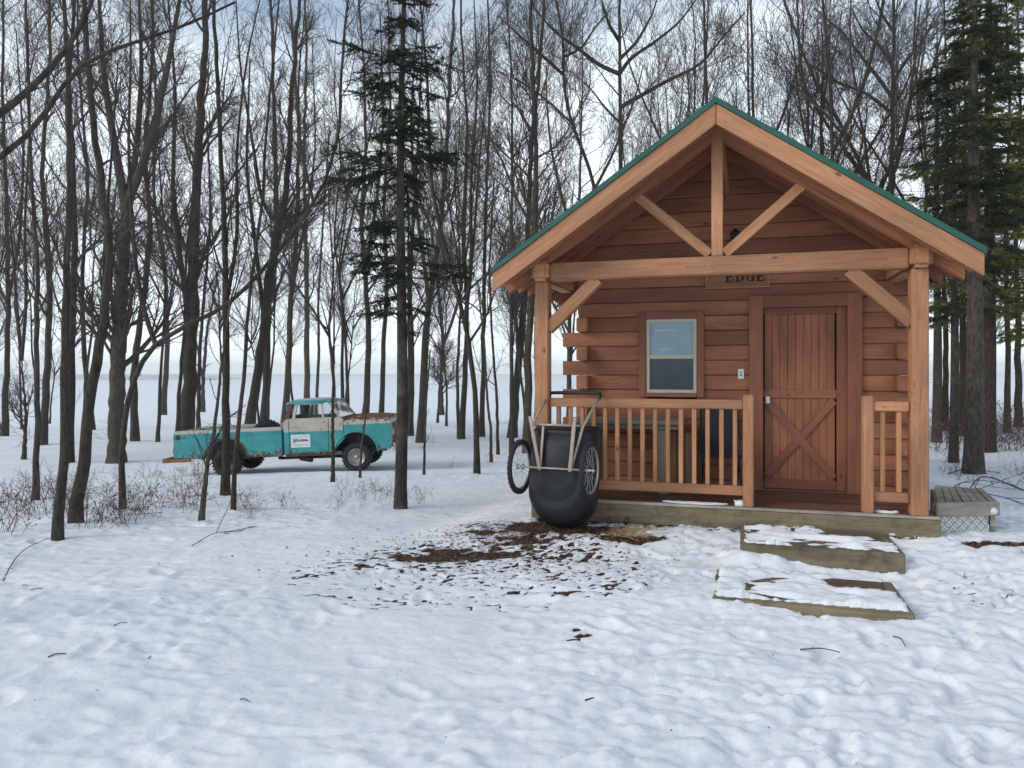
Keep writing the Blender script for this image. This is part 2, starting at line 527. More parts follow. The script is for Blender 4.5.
M['bark'] = bark_mat('grey_brown_bark', (.022, .018, .015), (.088, .073, .058))
M['bark2'] = bark_mat('lichen_bark', (.032, .028, .020), (.085, .078, .052), lichen=(.11, .115, .07), lich=.6)
M['barks'] = bark_mat('spruce_bark', (.024, .020, .017), (.075, .068, .057), lichen=(.17, .17, .15), lich=.7)
M['twig'] = simple('twig', (.072, .056, .046), .9, 0, .3, 3)
M['weed'] = simple('dry_weed', (.105, .068, .052), .9, 0, .5, 8)
M['hay'] = simple('straw', (.48, .33, .17), .85, 0, .3, 20)
M['needle'] = simple('spruce_needles', (.030, .040, .016), .7, 0, .5, 4, spec=.25)
M['needle2'] = simple('olive_needles', (.15, .155, .045), .7, 0, .4, 2.5, spec=.25)
M['leaf'] = simple('leaf_litter', (.085, .045, .028), .9, 0, .5, 40)

# snow
def snow_mat():
    m, nt, b, n, l = new_mat('snow')
    tc = N(nt, 'ShaderNodeTexCoord')
    at = N(nt, 'ShaderNodeAttribute', attribute_name='bare')
    n1 = N(nt, 'ShaderNodeTexNoise', Scale=9.0, Detail=7.0, Roughness=.7)
    l.new(tc.outputs['Object'], n1.inputs['Vector'])
    s = N(nt, 'ShaderNodeMath', operation='ADD'); l.new(at.outputs['Fac'], s.inputs[0])
    sc = N(nt, 'ShaderNodeMath', operation='MULTIPLY_ADD'); sc.inputs[1].default_value = .9; sc.inputs[2].default_value = -.45
    l.new(n1.outputs['Fac'], sc.inputs[0]); l.new(sc.outputs[0], s.inputs[1])
    mr = N(nt, 'ShaderNodeMapRange', interpolation_type='SMOOTHSTEP'); mr.inputs['From Min'].default_value = .41; mr.inputs['From Max'].default_value = .57
    l.new(s.outputs[0], mr.inputs['Value'])
    n2 = N(nt, 'ShaderNodeTexVoronoi', Scale=55.0)
    l.new(tc.outputs['Object'], n2.inputs['Vector'])
    sp = N(nt, 'ShaderNodeSeparateColor'); l.new(n2.outputs['Color'], sp.inputs[0])
    lit = ramp(nt, [(0, (.018, .012, .009)), (.5, (.055, .030, .019)), (.85, (.13, .065, .036)), (1, (.26, .15, .08))])
    l.new(sp.outputs[0], lit.inputs[0])
    n3 = N(nt, 'ShaderNodeTexNoise', Scale=1.1, Detail=6.0)
    l.new(tc.outputs['Object'], n3.inputs['Vector'])
    sn = ramp(nt, [(.35, (.79, .815, .84)), (.65, (.87, .885, .90))])
    l.new(n3.outputs['Fac'], sn.inputs[0])
    # fine crumbs of bark and needles that lie on the snow
    n4 = N(nt, 'ShaderNodeTexVoronoi', Scale=16.0); l.new(tc.outputs['Object'], n4.inputs['Vector'])
    sp4 = N(nt, 'ShaderNodeSeparateColor'); l.new(n4.outputs['Color'], sp4.inputs[0])
    c1 = N(nt, 'ShaderNodeMath', operation='LESS_THAN'); c1.inputs[1].default_value = .10; l.new(n4.outputs['Distance'], c1.inputs[0])
    c2 = N(nt, 'ShaderNodeMath', operation='GREATER_THAN'); c2.inputs[1].default_value = .94; l.new(sp4.outputs[1], c2.inputs[0])
    c3 = N(nt, 'ShaderNodeMath', operation='MULTIPLY'); l.new(c1.outputs[0], c3.inputs[0]); l.new(c2.outputs[0], c3.inputs[1])
    c = mixc(nt, c3.outputs[0], sn.outputs[0], (.22, .17, .13))
    c = mixc(nt, mr.outputs[0], c, lit.outputs[0])
    l.new(c, b.inputs['Base Color'])
    b.inputs['Roughness'].default_value = .75
    b.inputs['Specular IOR Level'].default_value = .25
    n5 = N(nt, 'ShaderNodeTexNoise', Scale=15.0, Detail=7.0, Roughness=.5)
    l.new(tc.outputs['Object'], n5.inputs['Vector'])
    bp = N(nt, 'ShaderNodeBump', Strength=.5, Distance=.018)
    l.new(n5.outputs['Fac'], bp.inputs['Height'])
    bp2 = N(nt, 'ShaderNodeBump', Strength=.7, Distance=.015)
    bm_ = N(nt, 'ShaderNodeMath', operation='MULTIPLY'); l.new(mr.outputs[0], bm_.inputs[0]); l.new(sp.outputs[1], bm_.inputs[1])
    l.new(bm_.outputs[0], bp2.inputs['Height']); l.new(bp.outputs[0], bp2.inputs['Normal'])
    l.new(bp2.outputs[0], b.inputs['Normal'])
    return m
M['snow'] = snow_mat()
M['snowp'] = simple('loose_snow', (.84, .86, .88), .75, 0, .05, 8, .006, .2)

# truck paint: white band above, teal below, rust
def truck_paint(name, split, top_teal=None, rust=.5, hood=False):
    m, nt, b, n, l = new_mat(name)
    tc = N(nt, 'ShaderNodeTexCoord')
    sp = N(nt, 'ShaderNodeSeparateXYZ'); l.new(tc.outputs['Object'], sp.inputs[0])
    n1 = N(nt, 'ShaderNodeTexNoise', Scale=2.2, Detail=8.0, Roughness=.68); l.new(tc.outputs['Object'], n1.inputs['Vector'])
    n2 = N(nt, 'ShaderNodeTexNoise', Scale=9.0, Detail=8.0, Roughness=.75); l.new(tc.outputs['Object'], n2.inputs['Vector'])
    teal = ramp(nt, [(.3, (.028, .20, .20)), (.55, (.04, .31, .32)), (.75, (.07, .37, .37))]); l.new(n1.outputs['Fac'], teal.inputs[0])
    white = ramp(nt, [(.3, (.38, .33, .27)), (.7, (.58, .54, .47))]); l.new(n1.outputs['Fac'], white.inputs[0])
    gt = N(nt, 'ShaderNodeMath', operation='GREATER_THAN'); gt.inputs[1].default_value = split; l.new(sp.outputs['Z'], gt.inputs[0])
    c = mixc(nt, gt.outputs[0], teal.outputs[0], white.outputs[0])
    if top_teal:
        g2 = N(nt, 'ShaderNodeMath', operation='GREATER_THAN'); g2.inputs[1].default_value = top_teal; l.new(sp.outputs['Z'], g2.inputs[0])
        c = mixc(nt, g2.outputs[0], c, teal.outputs[0])
    # rust: patches, more of it low down (sills) and on the hood
    low = N(nt, 'ShaderNodeMapRange'); low.inputs['From Min'].default_value = .42; low.inputs['From Max'].default_value = .62
    low.inputs['To Min'].default_value = .22; low.inputs['To Max'].default_value = 0.0
    l.new(sp.outputs['Z'], low.inputs['Value'])
    a = N(nt, 'ShaderNodeMath', operation='ADD'); l.new(n2.outputs['Fac'], a.inputs[0]); l.new(low.outputs[0], a.inputs[1])
    if hood:
        hz = N(nt, 'ShaderNodeMapRange'); hz.inputs['From Min'].default_value = 1.17; hz.inputs['From Max'].default_value = 1.27; hz.inputs['To Max'].default_value = .22
        l.new(sp.outputs['Z'], hz.inputs['Value'])
        a2 = N(nt, 'ShaderNodeMath', operation='ADD'); l.new(a.outputs[0], a2.inputs[0]); l.new(hz.outputs[0], a2.inputs[1]); a = a2
    mr = N(nt, 'ShaderNodeMapRange', interpolation_type='SMOOTHSTEP'); mr.inputs['From Min'].default_value = 1.12 - rust; mr.inputs['From Max'].default_value = 1.17 - rust
    l.new(a.outputs[0], mr.inputs['Value'])
    n3 = N(nt, 'ShaderNodeTexNoise', Scale=25.0, Detail=6.0); l.new(tc.outputs['Object'], n3.inputs['Vector'])
    ru = ramp(nt, [(.3, (.05, .022, .013)), (.7, (.20, .075, .04))]); l.new(n3.outputs['Fac'], ru.inputs[0])
    c = mixc(nt, mr.outputs[0], c, ru.outputs[0])
    l.new(c, b.inputs['Base Color'])
    rr = N(nt, 'ShaderNodeMapRange'); rr.inputs['To Min'].default_value = .42; rr.inputs['To Max'].default_value = .9; l.new(mr.outputs[0], rr.inputs['Value'])
    l.new(rr.outputs[0], b.inputs['Roughness'])
    bp = N(nt, 'ShaderNodeBump', Strength=.3, Distance=.004); l.new(mr.outputs[0], bp.inputs['Height']); l.new(bp.outputs[0], b.inputs['Normal'])
    return m
M['rust'] = simple('rusty_metal', (.13, .10, .055), .9, 0, .7, 9)
M['bedp'] = truck_paint('chipped_bed_paint', 1.055, None, .535)
M['cabp'] = truck_paint('chipped_cab_paint', 1.0, 1.66, .515)
M['roofp'] = truck_paint('chipped_two_tone_roof_paint', 1.725, None, .52)
M['hoodp'] = truck_paint('chipped_hood_paint', 1.12, None, .54, hood=True)
M['tealp'] = truck_paint('chipped_roof_paint', 9.0, None, .50)
m_, nt_, b_, _, _ = new_mat('old_glass')
b_.inputs['Base Color'].default_value = (.85, .90, .88, 1); b_.inputs['Roughness'].default_value = .03
b_.inputs['Transmission Weight'].default_value = 1.0; b_.inputs['IOR'].default_value = 1.25
M['glass'] = m_

def diamond_mat():
    m, nt, b, n, l = new_mat('diamond_plate')
    tc = N(nt, 'ShaderNodeTexCoord')
    hs = []
    for ang, ph in ((45, 0.0), (-45, .5)):
        mp = N(nt, 'ShaderNodeMapping', vector_type='TEXTURE', Rotation=(0, R(ang), 0), Scale=(.030, 1, .062), Location=(ph * .03, 0, 0))
        l.new(tc.outputs['Object'], mp.inputs['Vector'])
        w = N(nt, 'ShaderNodeTexVoronoi', Scale=1.0, feature='F1', Randomness=0.0)
        l.new(mp.outputs[0], w.inputs['Vector'])
        hs.append(w.outputs['Distance'])
    mn = N(nt, 'ShaderNodeMath', operation='MINIMUM'); l.new(hs[0], mn.inputs[0]); l.new(hs[1], mn.inputs[1])
    mr = N(nt, 'ShaderNodeMapRange', interpolation_type='SMOOTHSTEP'); mr.inputs['From Min'].default_value = .2; mr.inputs['From Max'].default_value = .42
    mr.inputs['To Min'].default_value = 1; mr.inputs['To Max'].default_value = 0
    l.new(mn.outputs[0], mr.inputs['Value'])
    c = mixc(nt, mr.outputs[0], (.42, .41, .39), (.80, .80, .78))
    l.new(c, b.inputs['Base Color'])
    b.inputs['Metallic'].default_value = .55; b.inputs['Roughness'].default_value = .45
    bp = N(nt, 'ShaderNodeBump', Strength=.9, Distance=.004); l.new(mr.outputs[0], bp.inputs['Height']); l.new(bp.outputs[0], b.inputs['Normal'])
    return m
M['diamond'] = diamond_mat()

# ================================================================== GROUND
def axis_pts(lo, hi, step, out_lo, out_hi, g=1.045):
    mid = list(np.arange(lo, hi, step))
    a, s, left = lo, step, []
    while a > out_lo:
        s *= g; a -= s; left.append(a)
    b, s, right = mid[-1], step, []
    while b < out_hi:
        s *= g; b += s; right.append(b)
    return np.array(left[::-1] + mid + right)

gx = axis_pts(-5.0, 6.2, .026, -1500, 1500, 1.045)
gy = axis_pts(2.3, 9.3, .024, -200, 1500, 1.045)
GX, GY = np.meshgrid(gx, gy)
GZ = full_z(GX, GY)
nxg, nyg = len(gx), len(gy)
co = np.stack([GX, GY, GZ], -1).reshape(-1, 3)
ii = (np.arange(nyg - 1)[:, None] * nxg + np.arange(nxg - 1)[None, :]).ravel()
faces = np.stack([ii, ii + 1, ii + nxg + 1, ii + nxg], -1)
me = bpy.data.meshes.new('ground')
me.vertices.add(len(co)); me.vertices.foreach_set('co', co.ravel())
me.loops.add(len(faces) * 4); me.loops.foreach_set('vertex_index', faces.ravel().astype(np.int32))
me.polygons.add(len(faces)); me.polygons.foreach_set('loop_start', np.arange(len(faces), dtype=np.int32) * 4)
me.update(calc_edges=True)
me.polygons.foreach_set('use_smooth', np.ones(len(faces), bool))

def bare_map(x, y):
    b = np.zeros_like(x)
    def ell(cx, cy, rx, ry, a, v):
        c, s = math.cos(a), math.sin(a)
        u = ((x - cx) * c + (y - cy) * s) / rx; w = (-(x - cx) * s + (y - cy) * c) / ry
        return v * np.clip(1.25 - np.sqrt(u * u + w * w), 0, 1)
    n = fbm(x / .35, y / .16, 61, 4)
    n2 = fbm(x / .06, y / .032, 62, 3); n5 = fbm(x / .5, y / .3, 65, 2)
    b = np.maximum(b, ell(.27, 7.42, 1.15, .44, -.15, 1.25) * (.62 + .75 * (n - .5) * 1.6 + .1))
    b = np.maximum(b, ell(-.45, 6.85, 1.0, .42, .25, 1.0) * (n * 1.35))
    b = np.maximum(b, ell(1.1, 7.05, .55, .16, -.25, 1.2) * (.45 + .5 * n))
    # scattered crumbs where the snow was trampled
    for (cx, cy, rx, ry, v_) in ((-.35, 6.2, 1.9, 1.15, 1.0), (.35, 6.1, 1.0, .8, .85), (-.2, 6.8, 1.5, .6, 1.15), (3.6, 5.6, .7, .5, .55), (4.6, 6.2, .5, .35, .8)):
        zone = ell(cx, cy, rx, ry, 0, 1.0)
        b = np.maximum(b, sstep(.15, .7, zone) * v_ * sstep(.60, .73, n2 + (n5 - .5) * .35) * .95)
    b = np.maximum(b, ell(4.25, 6.5, .5, .13, .05, 1.3) * (.5 + .5 * n))
    b = np.maximum(b, ell(4.55, 6.15, .28, .12, .2, 1.2) * (.5 + .5 * n))
    # along the deck's foot
    dx, dy = x - CAB.x, y - CAB.y
    s = dx * UX + dy * UY; t = dx * NX + dy * NY
    b = np.maximum(b, (np.abs(t + .03) < .07) * (s > .3) * (s < 3.8) * .55 * n2 * 1.7)
    for q in ((.45, 4.78, .09, .04), (.02, 5.7, .09, .05), (-.34, 6.2, .09, .04), (.38, 4.72, .07, .03), (.42, 4.9, .05, .04)):
        b = np.maximum(b, ell(*q, .3, 1.2) * (.5 + n2 * .6))
    return b
BARE = bare_map(GX, GY)
at = me.attributes.new('bare', 'FLOAT', 'POINT')
at.data.foreach_set('value', BARE.ravel())
me.vertices.foreach_set('co', (co - np.array([0, 0, 1]) * (np.clip(BARE - .3, 0, .5) * .035).reshape(-1, 1)).ravel())
g = link('ground', me, M['snow'])
tag(g, 'snow covered ground sloping down to a frozen lake', kind='structure')

bm = bmesh.new()
box(bm, -1640, 1640, -260, 1640, -5.0, 19.0)
m_, nt_, b_, n_, l_ = new_mat('haze')
n_.remove(b_)
pv_ = n_.new('ShaderNodeVolumePrincipled')
pv_.inputs['Color'].default_value = (1.0, 1.0, 1.0, 1)
pv_.inputs['Density'].default_value = HAZE
pv_.inputs['Anisotropy'].default_value = .3
l_.new(pv_.outputs[0], n_['Material Output'].inputs['Volume'])
tag(bm_obj('haze', bm, m_), 'thin pale winter haze over the lake and the wood', kind='stuff')

# far shore beyond the lake
bm = bmesh.new()
rs = random.Random(3)
prev = None
for i in range(38):
    x = -420 + i * 7.0
    h = 1.9 + rs.uniform(-.35, .5) - (1.5 * max(0, i - 33) / 4)
    rr = [bm.verts.new((x, 380, -2.6)), bm.verts.new((x, 392, -2.5 + h)), bm.verts.new((x, 440, -2.5 + h * 1.15)), bm.verts.new((x, 460, -2.6))]
    if prev:
        for k in range(3): bm.faces.new((prev[k], rr[k], rr[k + 1], prev[k + 1]))
    prev = rr
tag(bm_obj('hills', bm, simple('far_shore_reeds', (.60, .61, .62), .95, 0, .2, .05), smooth=True), 'low grey far shore across the frozen lake', kind='structure')

# ================================================================== CABIN (local: x = s along the front, y = into the cabin, z up)
cab = empty('log_cabin', (CAB.x, CAB.y, 0), CAB_ROT)
tag(cab, 'small red-brown log cabin with a timber framed front porch and green metal roof', 'cabin')
MID, HALF, SL, ZR = 1.837, 2.18, .683, 4.193
TW = 1.2            # wall plane
BACK = 4.6
def ztop(s): return ZR - SL * abs(s - MID)
def wall_s(px):
    k = (px - 512) / F
    ox, oy = CAB.x + TW * NX, CAB.y + TW * NY
    return (k * oy - ox) / (UX - k * UY)
def wall_z(px, py):
    s = wall_s(px); Y = CAB.y + TW * NY + s * UY
    return CZ - (py - HOR) / F * Y

# --- front wall: courses of flat logs with openings
D0, D1 = wall_s(763), wall_s(847)
DZ = wall_z(805, 307)
W0, W1 = wall_s(646.5), wall_s(697)
WZ0, WZ1 = wall_z(672, 393), wall_z(672, 319)
CH = .168
def course(x0, x1, z0, z1, name='wall', y0=TW, y1=TW + .14, parent=cab, mat=None):
    """one run of a log course, clipped to the roof slope; chinks as V grooves"""
    def xl(x, z): return max(x, MID - (ZR - .08 - z) / SL)
    def xr(x, z): return min(x, MID + (ZR - .08 - z) / SL)
    if xr(x1, z0) - xl(x0, z0) < .03: return
    bm = bmesh.new()
    g = .008
    prof = [(y1, z0), (y1, z1), (y0 + g * 1.4, z1), (y0, z1 - g), (y0, z0 + g), (y0 + g * 1.4, z0)]
    A = [bm.verts.new((xl(x0, z), y, z)) for y, z in prof]
    B = [bm.verts.new((max(xr(x1, z), xl(x0, z) + .01), y, z)) for y, z in prof]
    bm.faces.new(A); bm.faces.new(B[::-1])
    for i in range(6):
        j = (i + 1) % 6
        bm.faces.new((A[i], B[i], B[j], A[j]))
    return bm_obj(name, bm, mat or M['log'], parent)
wall_empty = empty('front_wall', (0, 0, 0), 0, cab)
n = 0
while .27 + n * CH < 4.05:
    z0, z1 = .27 + n * CH + .0015, .27 + (n + 1) * CH - .0015
    lo, hi = (.03, 3.92) if n % 2 == 0 and z1 < 2.45 else (.22, 3.74)
    cuts = []
    zm = (z0 + z1) / 2
    if zm < DZ + .02: cuts.append((D0 - .02, D1 + .02))
    if WZ0 < zm + .05 and zm - .05 < WZ1: cuts.append((W0, W1))
    xs = [lo]
    for c in sorted(cuts): xs += [c[0], c[1]]
    xs.append(hi)
    for a, b in zip(xs[::2], xs[1::2]): course(a, b, z0, z1, 'log', parent=wall_empty)
    n += 1
# side and back walls, the ends of their logs poke out past the front at both corners
for sx, x0, x1 in ((0, .22, .36), (1, 3.60, 3.74)):
    sw = empty('side_wall', (0, 0, 0), 0, cab)
    for k in range(0, 14):
        z0, z1 = .27 + k * CH + .003, .27 + (k + 1) * CH - .003
        front = TW - .15 if k % 2 == 1 and k < 13 else TW + .145
        if k > 12: front = TW + .145
        timber('log', (0.5 * (x0 + x1), front, (z0 + z1) / 2), (0.5 * (x0 + x1), BACK, (z0 + z1) / 2), x1 - x0 - .004, z1 - z0, M['log'], sw, bev=.01)
bw = empty('back_wall', (0, 0, 0), 0, cab)
for k in range(0, 23):
    z0, z1 = .27 + k * CH, .27 + (k + 1) * CH - .003
    course(.361, 3.599, z0, z1, 'log', BACK - .14, BACK, parent=bw)
bm = bmesh.new(); box(bm, .365, 3.595, TW + .55, TW + .56, .3, 2.6)
bm_obj('inner_lining', bm, M['dark_int'], cab)

# --- window: trim, frame, upper shade, lower pane
win = empty('window', (0, 0, 0), 0, cab)
t0, t1, tz0, tz1 = wall_s(639), wall_s(704.5), wall_z(672, 397), wall_z(672, 312)
yf = TW - .022
timber('trim_board', (t0, yf, (tz0 + tz1) / 2 - .0), (t0, yf, tz1 - .075), .0, .0, M['trim'], win) if False else None
for nm, a, b, w_ in (('trim_board', (t0 + (W0 - t0) / 2, yf, tz0), (t0 + (W0 - t0) / 2, yf, tz1), W0 - t0 - .003),
                     ('trim_board', (W1 + (t1 - W1) / 2, yf, tz0), (W1 + (t1 - W1) / 2, yf, tz1), t1 - W1 - .003)):
    timber(nm, a, b, .04, w_, M['trim'], win, up=(1, 0, 0), bev=.004)
timber('trim_board', (W0, yf, (tz1 + WZ1) / 2), (W1, yf, (tz1 + WZ1) / 2), .044, tz1 - WZ1, M['trim'], win, bev=.004)
timber('trim_board', (W0, yf, (tz0 + WZ0) / 2), (W1, yf, (tz0 + WZ0) / 2), .048, WZ0 - tz0, M['trim'], win, bev=.004)
fw = .038
bm = bmesh.new()
ya, yb = TW - .028, TW + .05
zmid = wall_z(672, 357)
box(bm, W0 + .002, W0 + fw, ya, yb, WZ0 + .002, WZ1 - .002)
box(bm, W1 - fw, W1 - .002, ya, yb, WZ0 + .002, WZ1 - .002)
box(bm, W0 + fw, W1 - fw, ya + .001, yb, WZ0 + .002, WZ0 + fw)
box(bm, W0 + fw, W1 - fw, ya + .001, yb, WZ1 - fw, WZ1 - .002)
box(bm, W0 + fw, W1 - fw, ya + .004, yb, zmid - .02, zmid + .022)
bm_obj('window_frame', bm, M['vinyl'], win, bevel=.003)
bm = bmesh.new(); box(bm, W0 + fw, W1 - fw, TW + .0, TW + .006, zmid + .022, WZ1 - fw)
bm_obj('upper_pane', bm, M['blind'], win)
bm = bmesh.new(); box(bm, W0 + fw, W1 - fw, TW + .008, TW + .014, WZ0 + fw, zmid - .02)
bm_obj('lower_pane', bm, M['screen'], win)
bm = bmesh.new(); box(bm, W0 + .09, W0 + .33, TW - .004, TW - .001, zmid + .30, zmid + .308)
prism(bm, [(W0 + .13, zmid + .10), (W0 + .2, zmid + .085), (W0 + .24, zmid + .095), (W0 + .33, zmid + .09), (W0 + .24, zmid + .088), (W0 + .19, zmid + .078)], TW - .004, TW - .001)
bm_obj('shade_crease', bm, M['white_pl'], win)
for xx in (W0 + .13, W1 - .16):
    bm = bmesh.new(); box(bm, xx, xx + .03, TW + .002, TW + .006, WZ0 + fw + .002, WZ0 + fw + .012)
    bm_obj('latch', bm, M['black'], win)

# --- door
door = empty('door', (0, 0, 0), 0, cab)
ds, de = D0, D1
dz0, dz1 = DECK_Z + .02, DZ - .0
ddep = TW + .05          # face of the boards, set back in the frame
sl0, sl1 = ds + .006, de - .10
slz1 = dz1 - .006
nb = 9
bw_ = (sl1 - sl0 - .02) / nb
bmz = empty('planks', (0, 0, 0), 0, door)
bm = bmesh.new()
for i in range(nb):
    a = sl0 + .01 + i * bw_
    prism(bm, [(a + .0005, ddep + .03), (a + bw_ - .0005, ddep + .03), (a + bw_ - .0005, ddep + .006), (a + bw_ - .006, ddep), (a + .006, ddep), (a + .0005, ddep + .006)], dz0, slz1, 'z')
pk = bm_obj('plank_panel', bm, None, door)
bpy.data.objects.remove(bmz)
# vertical grain for door planks: own material mapping through rotated copy
def vertical(mat, name):
    m = mat.copy(); m.name = name
    nt = m.node_tree
    for nd in nt.nodes:
        if nd.type == 'MAPPING':
            s = nd.inputs['Scale'].default_value
            nd.inputs['Scale'].default_value = (s[1], s[1], s[0])
    return m
M['trim_v'] = vertical(M['trim'], 'red_brown_upright_planks')
pk.data.materials.append(M['trim_v'])
fr = ddep - .022
timber('rail', (sl0, fr + .011, slz1 - .03), (sl1, fr + .011, slz1 - .03), .022, .075, M['trim'], door, bev=.003)
midz = wall_z(805, 394)
timber('rail', (sl0, fr + .011, midz), (sl1, fr + .011, midz), .022, .09, M['trim'], door, bev=.003)
timber('rail', (sl0, fr + .011, dz0 + .05), (sl1, fr + .011, dz0 + .05), .022, .10, M['trim'], door, bev=.003)
timber('brace', (sl0 + .03, fr + .0115, dz0 + .13), (sl1 - .03, fr + .0115, midz - .07), .02, .085, M['trim'], door, bev=.003)
timber('brace', (sl0 + .03, fr + .008, midz - .07), (sl1 - .03, fr + .008, dz0 + .13), .022, .085, M['trim'], door, bev=.003)
timber('side_board', (sl1 + .05, ddep - .02, dz0), (sl1 + .05, ddep - .02, dz1), .02, .098, M['trim'], door, up=(1, 0, 0), bev=.003)
# handle set
hx, hz = wall_s(768), wall_z(768, 400)
bm = bmesh.new()
prism(bm, [(hx + .026 * max(-.8, min(.8, 1.2 * math.cos(a))), hz + .046 * max(-.85, min(.85, 1.2 * math.sin(a)))) for a in [i * math.pi / 8 for i in range(16)]], fr - .012, fr - .001)
hp = bm_obj('handle', bm, M['steel'], door, bevel=.002)
bm = bmesh.new(); tube(bm, [(hx, fr - .06, hz - .014), (hx, fr - .012, hz - .014)], [.02, .009], 12)
tube(bm, [(hx, fr - .025, hz + .02), (hx, fr - .012, hz + .02)], .012, 10)
bm_obj('knob', bm, M['steel'], hp)
bm = bmesh.new()
prism(bm, [(hx + .034 * max(-.8, min(.8, 1.2 * math.cos(a))), hz + .055 * max(-.85, min(.85, 1.2 * math.sin(a)))) for a in [i * math.pi / 8 for i in range(16)]], fr - .004, fr + .004)
bm_obj('back_plate', bm, M['black'], hp)
# door frame trim
df = empty('door_frame', (0, 0, 0), 0, cab)
f0, f1, fz = wall_s(749), wall_s(862), wall_z(805, 295)
yf2 = TW - .026
timber('casing', ((f0 + D0) / 2, yf2, DECK_Z), ((f0 + D0) / 2, yf2, fz - .0), .048, D0 - f0, M['trim'], df, up=(1, 0, 0), bev=.004)
timber('casing', ((f1 + D1) / 2, yf2, DECK_Z), ((f1 + D1) / 2, yf2, fz - .0), .048, f1 - D1, M['trim'], df, up=(1, 0, 0), bev=.004)
timber('casing', (D0 + .001, yf2, (fz + DZ) / 2), (D1 - .001, yf2, (fz + DZ) / 2), .044, fz - DZ, M['trim'], df, bev=.004)
bm = bmesh.new()
box(bm, D0 - .018, D0, TW + .001, TW + .13, DECK_Z, DZ); box(bm, D1, D1 + .018, TW + .001, TW + .13, DECK_Z, DZ)
box(bm, D0 - .018, D1 + .018, TW + .001, TW + .13, DZ, DZ + .02); box(bm, D0, D1, TW - .03, TW + .13, DECK_Z + .001, DECK_Z + .018)
bm_obj('jamb', bm, M['soffit'], df)

# --- small things fixed to the wall
dx_, dz_ = wall_s(741), wall_z(741, 374)
bm = bmesh.new(); box(bm, dx_ - .032, dx_ + .032, TW - .022, TW - .001, dz_ - .055, dz_ + .055)
th = bm_obj('doorbell', bm, M['white_pl'], cab, bevel=.004)
bm = bmesh.new(); box(bm, dx_ - .008, dx_ + .008, TW - .027, TW - .0225, dz_ - .022, dz_ - .004); box(bm, dx_ - .007, dx_ + .007, TW - .026, TW - .0225, dz_ + .010, dz_ + .022)
bm_obj('button', bm, M['dark_int'], th)

sx0, sx1 = wall_s(706), wall_s(769.5)
sz0 = wall_z(738, 288.3); sz1 = sz0 + .34
sign = empty('name_sign', (0, 0, 0), 0, cab)
timber('board', (sx0, TW - .02, (sz0 + sz1) / 2), (sx1, TW - .02, (sz0 + sz1) / 2), .03, sz1 - sz0, wood('sign_wood', (.29, .135, .072), (.20, .088, .048), knots=.3), sign, bev=.003)
bm = bmesh.new()
bt = .012; yy = TW - .041
box(bm, sx0, sx1, yy, yy + .0055, sz0, sz0 + bt); box(bm, sx0, sx1, yy, yy + .0055, sz1 - bt, sz1)
box(bm, sx0, sx0 + bt, yy, yy + .0055, sz0 + bt, sz1 - bt); box(bm, sx1 - bt, sx1, yy, yy + .0055, sz0 + bt, sz1 - bt)
bm_obj('border', bm, wood('sign_border', (.50, .30, .17), (.38, .21, .12), knots=.1), sign)
# serif capitals E D G E, burnt into the board
def bar(bm, x0, z0, x1, z1, y=TW - .040, y2=TW - .0345):
    box(bm, x0, x1, y, y2, z0, z1)
def letter(bm, ch, x, z, w, h):
    s = w * .27; t = h * .10
    if ch == 'E':
        bar(bm, x + w * .10, z, x + w * .10 + s, z + h)
        for zz in (0, h * .46, h - t): bar(bm, x + (w * .10 + s if zz == h * .46 else 0), z + zz, x + (w * .72 if zz == h * .46 else w * .93), z + zz + t, TW - .0405)
        bar(bm, x + w * .84, z + t, x + w * .96, z + h * .28); bar(bm, x + w * .84, z + h * .72, x + w * .96, z + h - t); bar(bm, x + w * .66, z + h * .34, x + w * .75, z + h * .68, TW - .041)
    elif ch == 'D':
        bar(bm, x + w * .08, z, x + w * .08 + s, z + h); bar(bm, x - w * .02, z, x + w * .08, z + t); bar(bm, x - w * .02, z + h - t, x + w * .08, z + h)
        outer = [(x + w * .35, z + h), (x + w * .62, z + h * .98), (x + w * .88, z + h * .80), (x + w * .98, z + h * .5), (x + w * .88, z + h * .2), (x + w * .62, z + h * .02), (x + w * .35, z)]
        inner = [(x + w * .35, z + t), (x + w * .55, z + h * .12), (x + w * .68, z + h * .27), (x + w * .72, z + h * .5), (x + w * .68, z + h * .73), (x + w * .55, z + h * .88), (x + w * .35, z + h - t)]
        for i in range(6):
            prism(bm, [outer[i], outer[i + 1], inner[5 - i], inner[6 - i]], TW - .040, TW - .0345)
    elif ch == 'G':
        cx, cz = x + w * .5, z + h * .5
        o, q = [], []
        for k in range(13):
            a = R(48 + k * (300 - 48) / 12)
            o.append((cx + w * .48 * math.cos(a), cz + h * .5 * math.sin(a)))
            kk = .5 + .32 * abs(math.sin(a))
            q.append((cx + w * .48 * kk * math.cos(a), cz + h * .5 * (.62 + .22 * abs(math.sin(a))) * math.sin(a)))
        for k in range(12): prism(bm, [o[k], o[k + 1], q[k + 1], q[k]], TW - .040, TW - .0345)
        bar(bm, x + w * .66, z + h * .02, x + w * .90, z + h * .46); bar(bm, x + w * .5, z + h * .40, x + w * .66, z + h * .48); bar(bm, x + w * .90, z + h * .40, x + w * 1.0, z + h * .48)
        bar(bm, x + w * .82, z + h * .68, x + w * .92, z + h * .98)
bm = bmesh.new()
ex0, ex1 = wall_s(725.5), wall_s(766.2)
ez = wall_z(745, 282)
lw = (ex1 - ex0) / 4.25
for i, ch in enumerate('EDGE'): letter(bm, ch, ex0 + i * lw * 1.075, ez, lw * .93, .115)
bm_obj('lettering', bm, M['letter'], sign)
bm = bmesh.new()
rl = random.Random(2)
x = wall_s(734)
